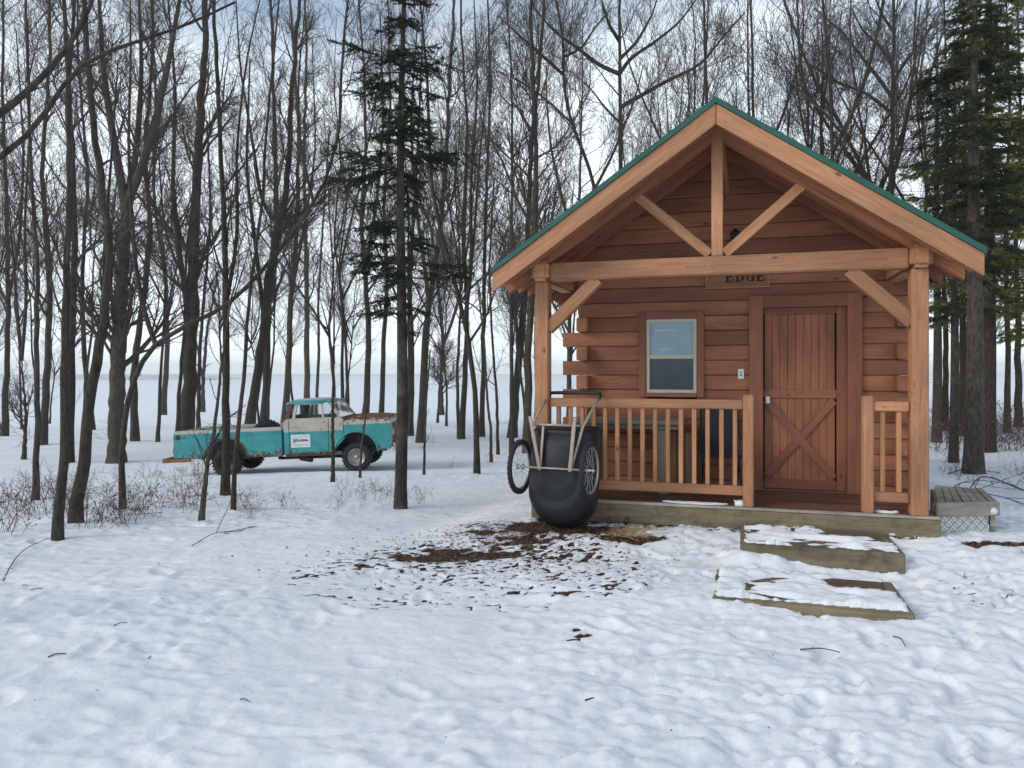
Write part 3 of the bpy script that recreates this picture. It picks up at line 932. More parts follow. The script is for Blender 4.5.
while x < wall_s(757):      # a faint, unreadable second line
    zz = wall_z(745, 285.4); hh = .026
    bar(bm, x, zz, x + .004, zz + hh); 
    if rl.random() < .7: bar(bm, x + .0045, zz + rl.choice((0, .011, .02)), x + .018, zz + rl.choice((0, .011, .02)) + .024, TW - .0405) if False else bar(bm, x + .0045, zz + .02, x + .017, zz + .0245)
    if rl.random() < .6: bar(bm, x + .0045, zz, x + .017, zz + .0045)
    x += .028
bm_obj('small_lettering', bm, M['letter2'], sign)
# coach lantern high on the gable
lx, lz = wall_s(735.5), wall_z(735.5, 240)
bm = bmesh.new()
box(bm, lx - .03, lx + .03, TW - .02, TW - .002, lz - .07, lz + .06)
lathe(bm, [(.012, .11), (.02, .095), (.062, .06), (.055, .05), (.050, .045), (.04, -.06), (.045, -.07), (.02, -.09), (.008, -.11)], 'z', 8, Matrix.Translation((lx, TW - .10, lz)))
tube(bm, [(lx, TW - .02, lz + .02), (lx, TW - .06, lz + .09), (lx, TW - .10, lz + .105)], .008, 6)
bm_obj('lantern', bm, M['black'], cab)

# --- porch timbers
T = M['timber']
PT = 2.585
post_l = timber('post', (.0775, .0775, DECK_Z), (.0775, .0775, PT), .145, .155, T, cab, up=(0, -1, 0), bev=.008)
post_r = timber('post', (3.6025, .0775, DECK_Z), (3.6025, .0775, PT), .145, .150, T, cab, up=(0, -1, 0), bev=.008)
for cx in (.0775, 3.6025):
    timber('side_plate', (cx, -.09, 2.69), (cx, TW - .005, 2.69), .175, .205, T, cab, bev=.035)
timber('beam', (.167, .0775, 2.685), (3.513, .0775, 2.685), .15, .185, T, cab, bev=.012)
# knee braces
def brace(name, x0, z0, x1, z1, w=.09, h=.13, y=.0775):
    timber(name, (x0, y, z0), (x1, y, z1), w, h, T, cab, bev=.005)
timber('knee_brace', (.13, .0775, 2.10), (.66, .0775, 2.60), .10, .125, T, cab, bev=.005)
timber('knee_brace', (3.55, .0775, 2.10), (3.02, .0775, 2.60), .10, .125, T, cab, bev=.005)
# roof: sheathing, green metal, fascia, rafters
UZ = -.05      # sheathing underside below the green top
VH = .19       # rafter height measured plumb
def roof_poly(sgn, a, b, zoff0, zoff1, y0, y1):
    """a slab following one slope between distances a..b from the ridge, plumb offsets zoff0 (lower) and zoff1 (upper)"""
    return [(MID + sgn * a, ZR - SL * a + zoff0), (MID + sgn * b, ZR - SL * b + zoff0), (MID + sgn * b, ZR - SL * b + zoff1), (MID + sgn * a, ZR - SL * a + zoff1)]
RT0, RT1 = -.35, BACK + .3
for sg in (-1, 1):
    # green standing roof with low ribs
    bm = bmesh.new()
    prism(bm, roof_poly(sg, 0, HALF + .012, -.022, 0.0, 0, 0), RT0 - .018, RT1 + .02)
    prism(bm, roof_poly(sg, 0.0, HALF + .012, -.056, -.0225, 0, 0), RT0 - .018, RT0 - .0005)      # gable trim
    prism(bm, [(MID + sg * (HALF + .001), ZR - SL * HALF - .085), (MID + sg * (HALF + .012), ZR - SL * HALF - .085), (MID + sg * (HALF + .012), ZR - SL * (HALF + .012) - .0225), (MID + sg * (HALF + .001), ZR - SL * HALF - .0225)], RT0 + .0, RT1)
    y = RT0 + .1
    while y < RT1:
        prism(bm, roof_poly(sg, .02, HALF, .0005, .016, 0, 0), y, y + .02); y += .23
    bm_obj('roof', bm, M['green'], cab)
    # sheathing boards run along the cabin (grain along y): rows seen from below
    sh = empty('sheathing', (0, 0, 0), 0, cab)
    a = 0.012
    while a < HALF - .02:
        b_ = min(a + .148, HALF - .002)
        am = (a + b_) / 2
        p = Vector((MID + sg * am, RT0 + .003, ZR - SL * am - .0375)); q = p.copy(); q.y = RT1 - .01
        timber('board', p, q, (b_ - a) / math.cos(math.atan(SL)) - .003, .018, M['soffit'], sh, up=(sg * SL, 0, 1), bev=.002)
        a += .148
    # rafters
    ro = empty('rafters', (0, 0, 0), 0, cab)
    def rafter(name, y0, y1, a0, a1, vh, mat, par, top=UZ - .002):
        ang = math.atan(SL)
        w_, h_ = y1 - y0, vh * math.cos(ang)
        zc = top - vh / 2
        P = Vector((MID + sg * a0, (y0 + y1) / 2, ZR - SL * a0 + zc)); Q = Vector((MID + sg * a1, (y0 + y1) / 2, ZR - SL * a1 + zc))
        e = -SL
        timber(name, P, Q, w_, h_, mat, par, up=(sg * SL, 0, 1), bev=.003, ends=(e, e * (1 if True else 1)))
    rafter('fascia', RT0, RT0 + .042, .003, HALF - .002, VH, T, cab, top=-.058)
    rafter('top_chord', .03, .125, .003, HALF - .05, .215, M['timber_shade'], cab)
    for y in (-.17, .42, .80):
        rafter('rafter', y, y + .045, .003, HALF - .05, .17, M['timber_shade'] if y < 0 else M['log'], ro)
    y = TW + .0
    while y < BACK + .2:
        rafter('rafter', y + .15, y + .195, 1.50, HALF - .05, .17, M['log'], ro); y += .45
# truss web
timber('king_post', (MID, .0775, 2.779), (MID, .0775, ZR - .09), .10, .108, T, cab, up=(-1, 0, 0), bev=.005)
for sg in (-1, 1):
    timber('web_strut', (MID + sg * .07, .0775, 2.80), (MID + sg * .80, .0775, 3.44), .085, .095, T, cab, bev=.005)
timber('collar_brace', (MID + .05, .16, ZR - .25), (MID + .09, .9, ZR - .68), .045, .09, M['log'], cab, bev=.004)

# --- deck
bm = None
deck = empty('deck', (0, 0, 0), 0, cab)
y = .045
while y < TW - .01:
    timber('deck_board', (-.02, y + .067, DECK_Z - .019), (3.76, y + .067, DECK_Z - .019), .134, .038, M['deckw'], deck, bev=.004); y += .138
timber('rim_joist', (-.03, .018, DECK_Z - .12), (3.77, .018, DECK_Z - .12), .038, .19, M['treated'], deck, bev=.005)
timber('nosing_board', (-.02, .018, DECK_Z - .011), (3.76, .018, DECK_Z - .011), .055, .024, M['grey_wood'], deck, bev=.004)
for xx in (-.02, 3.76):
    timber('rim_joist', (xx, .04, DECK_Z - .13), (xx, TW, DECK_Z - .13), .036, .18, M['treated'], deck, bev=.005)

# --- railings
def front_s(px):
    k = (px - 512) / F
    return (k * CAB.y - CAB.x) / (UX - k * UY)
def railing(x0, x1, newel_s, nb_px, newel_side):
    r = empty('railing', (0, 0, 0), 0, cab)
    yr = .0775
    timber('top_rail', (x0, yr, 1.335), (x1, yr, 1.335), .085, .09, T, r, bev=.008)
    timber('bottom_rail', (x0, yr, .50), (x1, yr, .50), .04, .092, T, r, bev=.006)
    for px in nb_px:
        s = front_s(px)
        timber('baluster', (s, yr - .0, .548), (s, yr, 1.289), .042, .042, T, r, up=(0, -1, 0), bev=.004)
    n_ = timber('newel_post', (newel_s, .055, DECK_Z), (newel_s, .055, 1.43), .10, .088, T, r, up=(0, -1, 0), bev=.012)
nl = front_s(748.4)
nr = front_s(868.5)
railing(.157, nl - .046, nl, [557, 569, 581, 592.5, 604, 616.3, 629, 641.7, 654.4, 667.2, 680.5, 693.8, 707.3, 721.3, 735], 1)
railing(nr + .046, 3.523, nr, [884, 900.5], -1)

# ================================================================== THINGS ON THE PORCH
def porch(name, x, y, rz=0.0, z=DECK_Z):
    e = empty(name, (CAB.x + UX * x + NX * y, CAB.y + UY * x + NY * y, z), CAB_ROT + rz)
    return e
b0, b1 = front_s(598), front_s(686)
bench = porch('bench', .93, .90)
tag(bench, 'weathered grey plank bench against the cabin wall behind the porch railing', 'bench')
timber('seat', (-.70, -.08, .76), (.55, -.08, .76), .56, .045, M['bench'], bench, bev=.005)
timber('apron', (-.69, -.32, .712), (.54, -.32, .712), .03, .05, M['bench'], bench, bev=.004)
for xx in (-.66, .34):
    timber('leg', (xx, -.1, 0), (xx, -.1, .63), .12, .05, M['bench'], bench, up=(0, -1, 0), bev=.004) if False else timber('leg', (xx, -.29, 0), (xx, -.29, .73), .05, .12, M['bench'], bench, up=(1, 0, 0), bev=.004)
    timber('leg', (xx, .12, 0), (xx, .12, .73), .05, .12, M['bench'], bench, up=(1, 0, 0), bev=.004)
crate = porch('plank_box', 1.43, .93)
tag(crate, 'narrow upright brown plank box standing beside the right end of the bench', 'box')
for k in range(3):
    timber('side_plank', (-.09 + k * .09, -.1, 0), (-.09 + k * .09, -.1, .64), .02, .086, wood('brown_plank', (.26, .15, .09), (.16, .09, .055)) if k == 0 else bpy.data.materials['brown_plank'], crate, up=(1, 0, 0), bev=.003)
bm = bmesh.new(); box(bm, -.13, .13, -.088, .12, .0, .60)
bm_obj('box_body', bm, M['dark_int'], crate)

chair = porch('folding_chair', 1.86, .74, .10)
tag(chair, 'black folded camp chair leaning on the wall between the bench and the door', 'chair')
bm = bmesh.new()
prism(bm, [(-.2, .42), (.19, .42), (.17, .98), (.08, 1.03), (-.10, 1.03), (-.17, .98)], .12, .14, 'y', Matrix.Translation((0, 0, 0)) @ Matrix.Rotation(R(-10), 4, 'X'))
bm_obj('backrest', bm, M['fabric'], chair, bevel=.006)
bm = bmesh.new()
prism(bm, [(-.22, -.1), (.22, -.1), (.20, .22), (-.20, .22)], .40, .425, 'z')
bm_obj('seat', bm, M['fabric'], chair, bevel=.006)
for xx in (-.21, .20):
    bm = bmesh.new(); tube(bm, [(xx, -.12, 0), (xx, .20, .50), (xx * .9, .32, 1.0)], .012, 8)
    bm_obj('leg', bm, M['black'], chair, smooth=True)
    bm = bmesh.new(); tube(bm, [(xx * .9, .28, 0), (xx * .9, -.10, .43)], .012, 8)
    bm_obj('leg', bm, M['black'], chair, smooth=True)
    bm = bmesh.new(); tube(bm, [(xx, -.14, .62), (xx, .20, .64)], .018, 8)
    bm_obj('armrest', bm, M['fabric'], chair, smooth=True)

# snow crusts on the deck edge
def crust(name, pts, h, label, seed):
    """an irregular low slab of snow following pts (x, y, z, halfwidth)"""
    bm = bmesh.new(); rr = random.Random(seed)
    rings = []
    for (x, y, z, w) in pts:
        ring = []
        for k in range(7):
            a = math.pi * k / 6
            ring.append(bm.verts.new((x + rr.uniform(-.01, .01), y - math.cos(a) * w * rr.uniform(.8, 1.2), z + math.sin(a) * h * rr.uniform(.6, 1.2) + .001)))
        rings.append(ring)
    for a, b in zip(rings, rings[1:]):
        for k in range(6): bm.faces.new((a[k], a[k + 1], b[k + 1], b[k]))
        bm.faces.new((a[0], b[0], b[6], a[6]))
    bm.faces.new(rings[0]); bm.faces.new(rings[-1][::-1])
    o = bm_obj(name, bm, M['snowp'], None, smooth=True, loc=(CAB.x, CAB.y, 0), rot=(0, 0, CAB_ROT))
    return tag(o, label, 'snow')
rr = random.Random(8)
x0_, x1_ = front_s(662), front_s(727)
crust('snow_crust', [(x0_ + (x1_ - x0_) * i / 12, .10, DECK_Z, .006 + .05 * math.sin(math.pi * i / 12) ** .6) for i in range(13)], .016, 'thin white strip of snow on the deck under the long porch railing', 4)
xs_ = front_s(742)
crust('snow_clump', [(xs_ - .07 + .12 * i / 5, .10 - .01, DECK_Z, .004 + .045 * math.sin(math.pi * (i + .3) / 5.6)) for i in range(6)], .06, 'small snow lump against the railing newel post left of the door', 5)
xs_ = front_s(886)
crust('snow_clump', [(xs_ - .08 + .2 * i / 6, .10, DECK_Z, .004 + .03 * math.sin(math.pi * (i + .3) / 6.6)) for i in range(7)], .022, 'small snow lump under the short railing on the right of the porch', 6)

# ================================================================== STEPS
def step(name, idx, label, tall):
    s0, s1, t0, t1, top = STEPS[idx]
    e = empty(name, (CAB.x, CAB.y, 0), CAB_ROT)
    tag(e, label, 'step')
    hgt = .17 if tall else .11
    timber('riser_beam', (s0, t0 + .045, top - hgt / 2), (s1, t0 + .045, top - hgt / 2), .088, hgt, M['treated'], e, bev=.008)
    timber('side_beam', (s1 - .045, t0 + .091, top - hgt / 2 - .002), (s1 - .045, t1 - .005, top - hgt / 2 - .002), .086, hgt, M['treated'], e, bev=.008)
    timber('side_beam', (s0 + .045, t0 + .091, top - hgt / 2 - .002), (s0 + .045, t1 - .005, top - hgt / 2 - .002), .086, hgt, M['treated'], e, bev=.008)
    y = t0 + .093; k = 0
    while y + .13 < t1:
        timber('tread_board', (s0 + .09, y + .068, top - .022), (s1 - .09, y + .068, top - .022), .132, .04, M['tread'], e, bev=.004); y += .138
step('upper_step', 0, 'snow dusted wooden box step right below the porch deck', True)
step('lower_step', 1, 'low wooden step nearest the camera, almost buried in snow', False)

# ================================================================== SIDE PLATFORM right of the porch
def pxz(px, py, z):
    Y = F * (CZ - z) / (py - HOR)
    return Vector(((px - 512) / F * Y, Y, z))
pz = .45
c0, c1, c2, c3 = pxz(937, 504, pz), pxz(1000.5, 503, pz), pxz(982, 488, pz), pxz(934.5, 485, pz)
pl = empty('side_platform', (c0.x, c0.y, 0), 0)
tag(pl, 'weathered grey plank platform with diamond plate skirt beside the right porch post', 'platform')
L0 = [v - Vector((c0.x, c0.y, 0)) for v in (c0, c1, c2, c3)]
bm = bmesh.new()
nbd = 7
for i in range(nbd):
    f0_, f1_ = i / nbd + .006, (i + 1) / nbd - .006
    a = L0[0].lerp(L0[1], f0_); b = L0[0].lerp(L0[1], f1_); c = L0[3].lerp(L0[2], f1_); d = L0[3].lerp(L0[2], f0_)
    prism(bm, [(p.x, p.y) for p in (a, b, c, d)], pz - .03, pz - .001 - .004 * (i % 3), 'z')
bm_obj('deck_boards', bm, vertical(M['grey_wood'], 'weathered_upright_board'), pl, bevel=.003)
w_ = (L0[1] - L0[0]).length; aa = math.atan2(L0[1].y - L0[0].y, L0[1].x - L0[0].x)
d_ = (L0[1] - L0[0]).normalized(); nrm = Vector((-d_.y, d_.x, 0))
timber('front_board', L0[0] + nrm * .022 + Vector((0, 0, -.056)), L0[1] + nrm * .022 + Vector((0, 0, -.056)), .04, .125, M['grey_wood'], pl, bev=.006)
bm = bmesh.new()
p0 = L0[0] + nrm * .09; p1 = L0[0] + d_ * w_ * .93 + nrm * .09
Mx = Matrix((d_, nrm, Vector((0, 0, 1)))).transposed().to_4x4(); Mx.translation = (p0.x, p0.y, 0)
box(bm, 0, (p1 - p0).length, 0, .004, .03, pz - .118)
bm_obj('metal_skirt', bm, M['diamond'], pl, mw=Mx)
bm = bmesh.new(); q = L0[0] + d_ * w_ * .90 + Vector((0, 0, -.075))
lathe(bm, [(.0, -.03), (.018, -.03), (.024, -.02), (.026, -.005), (.034, 0), (.034, .004)], 'y', 16, Matrix.Translation(q))
bm_obj('bolt_head', bm, M['white_pl'], pl, smooth=True)
for f_ in (0.0, 1.0):
    a = L0[0].lerp(L0[1], f_) + nrm * .06; b = L0[3].lerp(L0[2], f_)
    ins = d_ * (.03 if f_ == 0 else -.03)
    timber('side_beam', a + ins + Vector((0, 0, -.13)), b + ins + Vector((0, 0, -.13)), .04, .19, M['grey_wood'], pl, bev=.004)
for f_ in (.06, .90):
    for g_ in (.2, .92):
        p = L0[0].lerp(L0[1], f_).lerp(L0[3].lerp(L0[2], f_), g_)
        timber('leg', (p.x, p.y + .03, .0), (p.x, p.y + .03, pz - .04), .08, .08, M['grey_wood'], pl, up=(0, 1, 0))

# ================================================================== GARDEN CART
cart_yaw = -R(25)
CO = W(562.5, 528, 7.42); 
cart = empty('garden_cart', (CO.x, CO.y, float(full_z(np.array([[CO.x]]), np.array([[CO.y]]))[0, 0]) - .01))
cart.rotation_euler = (R(-9), 0, cart_yaw)
tag(cart, 'black two-wheeled garden cart tipped up on its nose against the porch railing', 'cart')
def tub_ring(w, z0, z1, rt, y, n=14):
    """outline: half circle at the nose, rounded corners at the top"""
    pts = []
    for i in range(n + 1):
        a = math.pi + math.pi * i / n
        pts.append((w * math.cos(a), y, z0 + w * .95 + w * .95 * math.sin(a)))
    for i in range(5):
        a = math.pi / 2 * i / 4
        pts.append((w - rt + rt * math.cos(a), y, z1 - rt + rt * math.sin(a)))
    for i in range(5):
        a = math.pi / 2 + math.pi / 2 * i / 4
        pts.append((-w + rt + rt * math.cos(a), y, z1 - rt + rt * math.sin(a)))
    return pts
rings = [tub_ring(.318, .018, .975, .05, .0), tub_ring(.355, -.015, 1.01, .07, .0), tub_ring(.355, -.015, 1.01, .07, -.02), tub_ring(.338, .005, .99, .06, -.03), tub_ring(.330, .02, .98, .06, -.10),
         tub_ring(.318, .05, .965, .06, -.165), tub_ring(.295, .10, .95, .07, -.225), tub_ring(.255, .19, .93, .07, -.25), tub_ring(.20, .30, .90, .06, -.225), tub_ring(.10, .5, .8, .04, -.262)]
inner = [tub_ring(.290, .07, .94, .05, -.18), tub_ring(.22, .2, .88, .05, -.235), tub_ring(.08, .5, .75, .03, -.24)]
bm = bmesh.new()
rv = [[bm.verts.new(p) for p in r_] for r_ in (inner[::-1] + rings)]
for A, B in zip(rv, rv[1:]):
    for k in range(len(A)): bm.faces.new((A[k], A[(k + 1) % len(A)], B[(k + 1) % len(B)], B[k]))
bm.faces.new(rv[0]); bm.faces.new(rv[-1])
tub = bm_obj('tub', bm, M['plastic'], cart, smooth=True)
AX_Y, AX_Z = -.305, .565
for sx in (-1, 1):
    wx = sx * .362
    wh = empty('wheel', (wx, AX_Y, AX_Z), 0, cart)
    bm = bmesh.new()
    n_, m_k = 64, 8
    rg = []
    for i in range(n_):
        a = 2 * math.pi * i / n_
        kn_ = .006 if i % 2 else 0
        ring = []
        for k in range(m_k):
            b = 2 * math.pi * k / m_k
            rr_ = .024 + (kn_ if abs(math.sin(b)) > .0 and math.cos(b) > .3 else 0)
            rad = .245 + rr_ * math.cos(b)
            ring.append(bm.verts.new((rr_ * math.sin(b), rad * math.cos(a), rad * math.sin(a))))
        rg.append(ring)
    for i in range(n_):
        A, B = rg[i], rg[(i + 1) % n_]
        for k in range(m_k): bm.faces.new((A[k], A[(k + 1) % m_k], B[(k + 1) % m_k], B[k]))
    bm_obj('tyre', bm, M['rubber'], wh)
    bm = bmesh.new()
    lathe(bm, [(.222, -.015), (.226, -.012), (.216, -.008), (.208, 0), (.216, .008), (.226, .012), (.222, .015), (.212, .010), (.203, 0), (.212, -.010)], 'x', 48, closed=True)
    bm_obj('rim', bm, M['rim'], wh, smooth=True)
    bm = bmesh.new()
    for i in range(28):
        a = 2 * math.pi * i / 28; a2 = a + (.5 if i % 4 < 2 else -.5)
        hx_ = .028 if i % 2 else -.028
        tube(bm, [(hx_, .022 * math.cos(a2), .022 * math.sin(a2)), (0, .207 * math.cos(a), .207 * math.sin(a))], .0016, 4)
    bm_obj('spokes', bm, M['rim'], wh)
    bm = bmesh.new()
    lathe(bm, [(.0, -.045), (.012, -.045), (.014, -.034), (.026, -.03), (.026, -.025), (.015, -.02), (.015, .02), (.026, .025), (.026, .03), (.014, .034), (.012, .045), (0, .045)], 'x', 16)
    bm_obj('hub', bm, M['steel'], wh, smooth=True)
bm = bmesh.new(); tube(bm, [(-.37, AX_Y, AX_Z), (.37, AX_Y, AX_Z)], .010, 10)
bm_obj('axle', bm, M['frame'], cart, smooth=True)
def flat(bm, a, b, w=.034, th=.018):
    a, b = Vector(a), Vector(b); d = (b - a).normalized(); side = Vector((0, 1, 0)).cross(d).normalized(); up = d.cross(side)
    vs_ = []
    for p in (a, b):
        for (i, j) in ((-1, -1), (1, -1), (1, 1), (-1, 1)): vs_.append(bm.verts.new(p + side * i * w / 2 + up * j * th / 2))
    for k in range(4): bm.faces.new((vs_[k], vs_[(k + 1) % 4], vs_[4 + (k + 1) % 4], vs_[4 + k]))
    bm.faces.new(vs_[:4][::-1]); bm.faces.new(vs_[4:])
for sx in (-1, 1):
    bm = bmesh.new()
    flat(bm, (sx * .155, AX_Y + .005, AX_Z - .02), (sx * .27 if sx < 0 else .20, -.355, 1.06))
    flat(bm, (sx * .155, -.290, AX_Z + .02), (sx * .155, -.275, .99), .024, .014)
    bm_obj('support_leg', bm, M['frame'], cart, bevel=.003)
bm = bmesh.new(); tube(bm, [(-.27, -.290, .985), (.24, -.290, .985)], .012, 8)
bm_obj('cross_bar', bm, M['frame'], cart, smooth=True)
for sx in (-1, 1):
    bm = bmesh.new()
    tube(bm, [(sx * .165, AX_Y + .01, AX_Z), (sx * .22, -.290, .80), (sx * .262, -.30, .97), (sx * .275, -.10, 1.15), (sx * .285, .09, 1.30)], .0135, 10)
    bm_obj('handle_tube', bm, M['frame'], cart, smooth=True)
bm = bmesh.new()
tube(bm, [(-.284, .07, 1.285), (-.286, .115, 1.33), (-.27, .15, 1.355), (-.24, .165, 1.362), (0, .168, 1.365), (.24, .165, 1.362), (.27, .15, 1.355), (.286, .115, 1.33), (.284, .07, 1.285)], .018, 10)
bm_obj('grip', bm, M['grip'], cart, smooth=True)

# ================================================================== TRUCK (local: x forward, y away from the camera, z up)
tx, ty = (173.5 - 512) / 43.1, 17.4
tz_front = CZ - (472.5 - HOR) * ty / F
truck = empty('pickup_truck', (tx, ty, 0))
truck.rotation_euler = (0, -.040, R(1.0))
truck.location.z = tz_front - .040 * 4.24 - .01
tag(truck, 'old teal and white pickup truck with rusty hood parked among the trees', 'pickup truck')
TWD = 1.88
def arch(cx, cz, r, a0, a1, n=12):
    return [(cx + r * math.cos(R(a0 + (a1 - a0) * i / n)), cz + r * math.sin(R(a0 + (a1 - a0) * i / n))) for i in range(n + 1)]
WX0, WX1, WR = 1.22, 4.24, .345
# bed
bed = empty('cargo_bed', (0, 0, 0), 0, truck)
side = [(0, .50), (0.02, 1.09), (.06, 1.125), (2.50, 1.13), (2.53, 1.10), (2.53, .44), (1.80, .44)] + arch(WX0, .42, .50, 2, 178, 14) + [(.62, .46)]
for y0 in (0.03, TWD - .15):
    bm = bmesh.new(); prism(bm, side, y0, y0 + .12)
    bm_obj('bed_side', bm, M['bedp'], bed, bevel=.018)
    bm = bmesh.new(); tube(bm, [(x + (0), y0 + (.0 if y0 < 1 else .12), z) for x, z in arch(WX0, .42, .515, 0, 180, 16)], .022, 6)
    bm_obj('arch_lip', bm, M['rust'], bed, smooth=True)
    bm = bmesh.new(); box(bm, .02, 2.52, y0 - .012 if y0 < 1 else y0 + .118, y0 + .002 if y0 < 1 else y0 + .132, .985, 1.005)
    bm_obj('trim_ridge', bm, M['bedp'], bed, bevel=.004)
bm = bmesh.new(); box(bm, .004, .05, .155, TWD - .155, .52, 1.10)
bm_obj('tailgate', bm, M['bedp'], bed, bevel=.008)
bm = bmesh.new(); box(bm, 2.47, 2.525, .155, TWD - .155, .52, 1.12)
bm_obj('front_panel', bm, M['bedp'], bed, bevel=.008)
bm = bmesh.new(); box(bm, .051, 2.469, .175, TWD - .175, .60, .64)
bm_obj('bed_floor', bm, M['bedp'], bed)
bm = bmesh.new(); q = [(x, z) for x, z in arch(WX0, .42, .47, 0, 180, 12)]
prism(bm, q, .16, .45)
bm_obj('wheel_housing', bm, M['dark_int'], bed)
bm = bmesh.new(); prism(bm, q, TWD - .45, TWD - .16)
bm_obj('wheel_housing', bm, M['dark_int'], bed)
bm = bmesh.new(); lathe(bm, [(0, -.012), (.055, -.012), (.06, 0), (.05, .02)], 'y', 16, Matrix.Translation((.13, .03, .98)))
bm_obj('fuel_filler', bm, M['black'], bed)
timber('rear_bumper', (-.18, .0, .45), (-.18, TWD, .45), .12, .10, M['bumperw'], truck)
bm = bmesh.new(); box(bm, -.14, .40, .02, .08, .40, .48)
bm_obj('bumper_bracket', bm, M['bumperw'], truck, bevel=.006)
# spare tyre in the bed
def tyre(name, r, w, loc, parent, axis='y', rimr=.2, mat=M['rubber']):
    bm = bmesh.new()
    lathe(bm, [(rimr, -w / 2 * .8), (rimr + .03, -w / 2), (r - .05, -w / 2), (r - .012, -w / 2 * .82), (r, -w / 2 * .5), (r, w / 2 * .5), (r - .012, w / 2 * .82), (r - .05, w / 2), (rimr + .03, w / 2), (rimr, w / 2 * .8)], axis, 32, closed=True)
    # tread blocks
    for i in range(28):
        a = 2 * math.pi * i / 28
        Mx = Matrix.Rotation(a, 4, 'Y')
        for sy in (-1, 1):
            box(bm, -.018, .018, sy * w * .12 if sy > 0 else -w * .46, w * .46 if sy > 0 else -w * .12, r - .004, r + .014, Mx @ Matrix.Rotation((.02) * sy, 4, 'Y'))
    o = bm_obj(name, bm, mat, parent, smooth=False)
    o.location = loc
    return o
sp = empty('spare_tyre', (2.05, .55, .93), 0, truck)
sp.rotation_euler = (R(6), 0, 0)
tyre('tyre', .345, .18, (0, 0, 0), sp)
bm = bmesh.new(); lathe(bm, [(.21, -.05), (.205, .0), (.14, .03), (.0, .035)], 'y', 24); bm_obj('rim', bm, M['bumperw'], sp, smooth=True)
# chassis
bm = bmesh.new()
for y in (.45, TWD - .45): box(bm, .1, 4.9, y - .04, y + .04, .44, .56)
for x in (.3, 1.2, 2.2, 3.2, 4.2): box(bm, x - .04, x + .04, .47, TWD - .47, .45, .55)
bm_obj('chassis', bm, M['black'], truck)
bm = bmesh.new(); tube(bm, [(2.3, .5, .36), (4.4, .5, .34)], .035, 8); tube(bm, [(2.85, .35, .36), (3.1, .35, .33), (3.15, .35, .33)], [.06, .085, .07], 8)
bm_obj('exhaust', bm, M['black'], truck, smooth=True)
for x in (WX0, WX1):
    bm = bmesh.new(); tube(bm, [(x, .15, .36), (x, TWD - .15, .36)], .05, 10)
    lathe(bm, [(0, -.14), (.1, -.10), (.14, 0), (.1, .10), (0, .14)], 'y', 14, Matrix.Translation((x, TWD * .5, .36)))
    bm_obj('axle', bm, M['black'], truck, smooth=True)
    for y in (.14, TWD - .14):
        wl_ = empty('wheel', (x, y, .352), 0, truck)
        tyre('tyre', .338, .20, (0, 0, 0), wl_)
        sgn = -1 if y < 1 else 1
        bm = bmesh.new()
        lathe(bm, [(.205, -.085), (.198, -.10), (.185, -.085), (.178, -.03), (.12, -.02), (.10, -.045), (.055, -.055), (.05, -.10), (.0, -.105)] if sgn < 0 else
              [(.205, .085), (.198, .10), (.185, .085), (.178, .03), (.12, .02), (.10, .045), (.055, .055), (.05, .10), (.0, .105)], 'y', 28)
        bm_obj('rim', bm, M['rim'] if x > 2 else M['black'], wl_, smooth=True)
# cab lower body
cabin_t = empty('cab', (0, 0, 0), 0, truck)
low = [(2.57, .45), (2.565, 1.10), (2.585, 1.22), (2.62, 1.30), (3.93, 1.30), (3.97, 1.24), (3.97, .80), (3.64, .45)]
for y0, y1 in ((.035, .10), (TWD - .10, TWD - .035)):
    bm = bmesh.new(); prism(bm, low, y0, y1)
    bm_obj('door_side', bm, M['cabp'], cabin_t, bevel=.02)
    yy = y0 - .004 if y0 < 1 else y1 + .004
    bm = bmesh.new()
    for a, b in (((2.70, .50), (2.695, 1.28)), ((3.60, .50), (3.62, 1.28)), ((2.70, .50), (3.60, .50))):
        tube(bm, [(a[0], yy + (.003 if y0 < 1 else -.003), a[1]), (b[0], yy + (.003 if y0 < 1 else -.003), b[1])], .006, 5)
    bm_obj('door_seam', bm, M['black'], cabin_t)
    bm = bmesh.new(); tube(bm, [(2.76, yy, 1.12), (2.77, yy - (.03 if y0 < 1 else -.03), 1.125), (2.86, yy - (.03 if y0 < 1 else -.03), 1.125), (2.87, yy, 1.12)], .009, 6)
    bm_obj('handle', bm, M['steel'], cabin_t, smooth=True)
bm = bmesh.new(); box(bm, 2.57, 2.60, .10, TWD - .10, .46, 1.28); box(bm, 2.60, 3.95, .10, TWD - .10, .46, .50)
bm_obj('cab_shell', bm, M['cabp'], cabin_t)
bm = bmesh.new(); box(bm, 2.68, 3.12, .14, TWD - .14, .62, .86); prism(bm, [(2.62, .8), (2.80, .84), (2.73, 1.36), (2.62, 1.36)], .14, TWD - .14)
bm_obj('seat', bm, simple('old_seat', (.16, .12, .08), .8), cabin_t, bevel=.03)
bm = bmesh.new(); prism(bm, [(3.55, 1.0), (3.70, 1.27), (3.93, 1.30), (3.93, .95)], .11, TWD - .11)
bm_obj('dashboard', bm, M['dark_int'], cabin_t)
bm = bmesh.new()
Mw = Matrix.Translation((3.38, TWD - .5, 1.30)) @ Matrix.Rotation(R(-62), 4, 'Y')
tube(bm, [Mw @ Vector((.20 * math.cos(2 * math.pi * i / 20), .20 * math.sin(2 * math.pi * i / 20), 0)) for i in range(20)], .012, 6, closed=True)
tube(bm, [Mw @ Vector((-.19, 0, 0)), Mw @ Vector((.19, 0, 0))], .01, 6); tube(bm, [Mw @ Vector((0, 0, 0)), (3.68, TWD - .5, 1.12)], .02, 6)
bm_obj('steering_wheel', bm, M['black'], cabin_t)
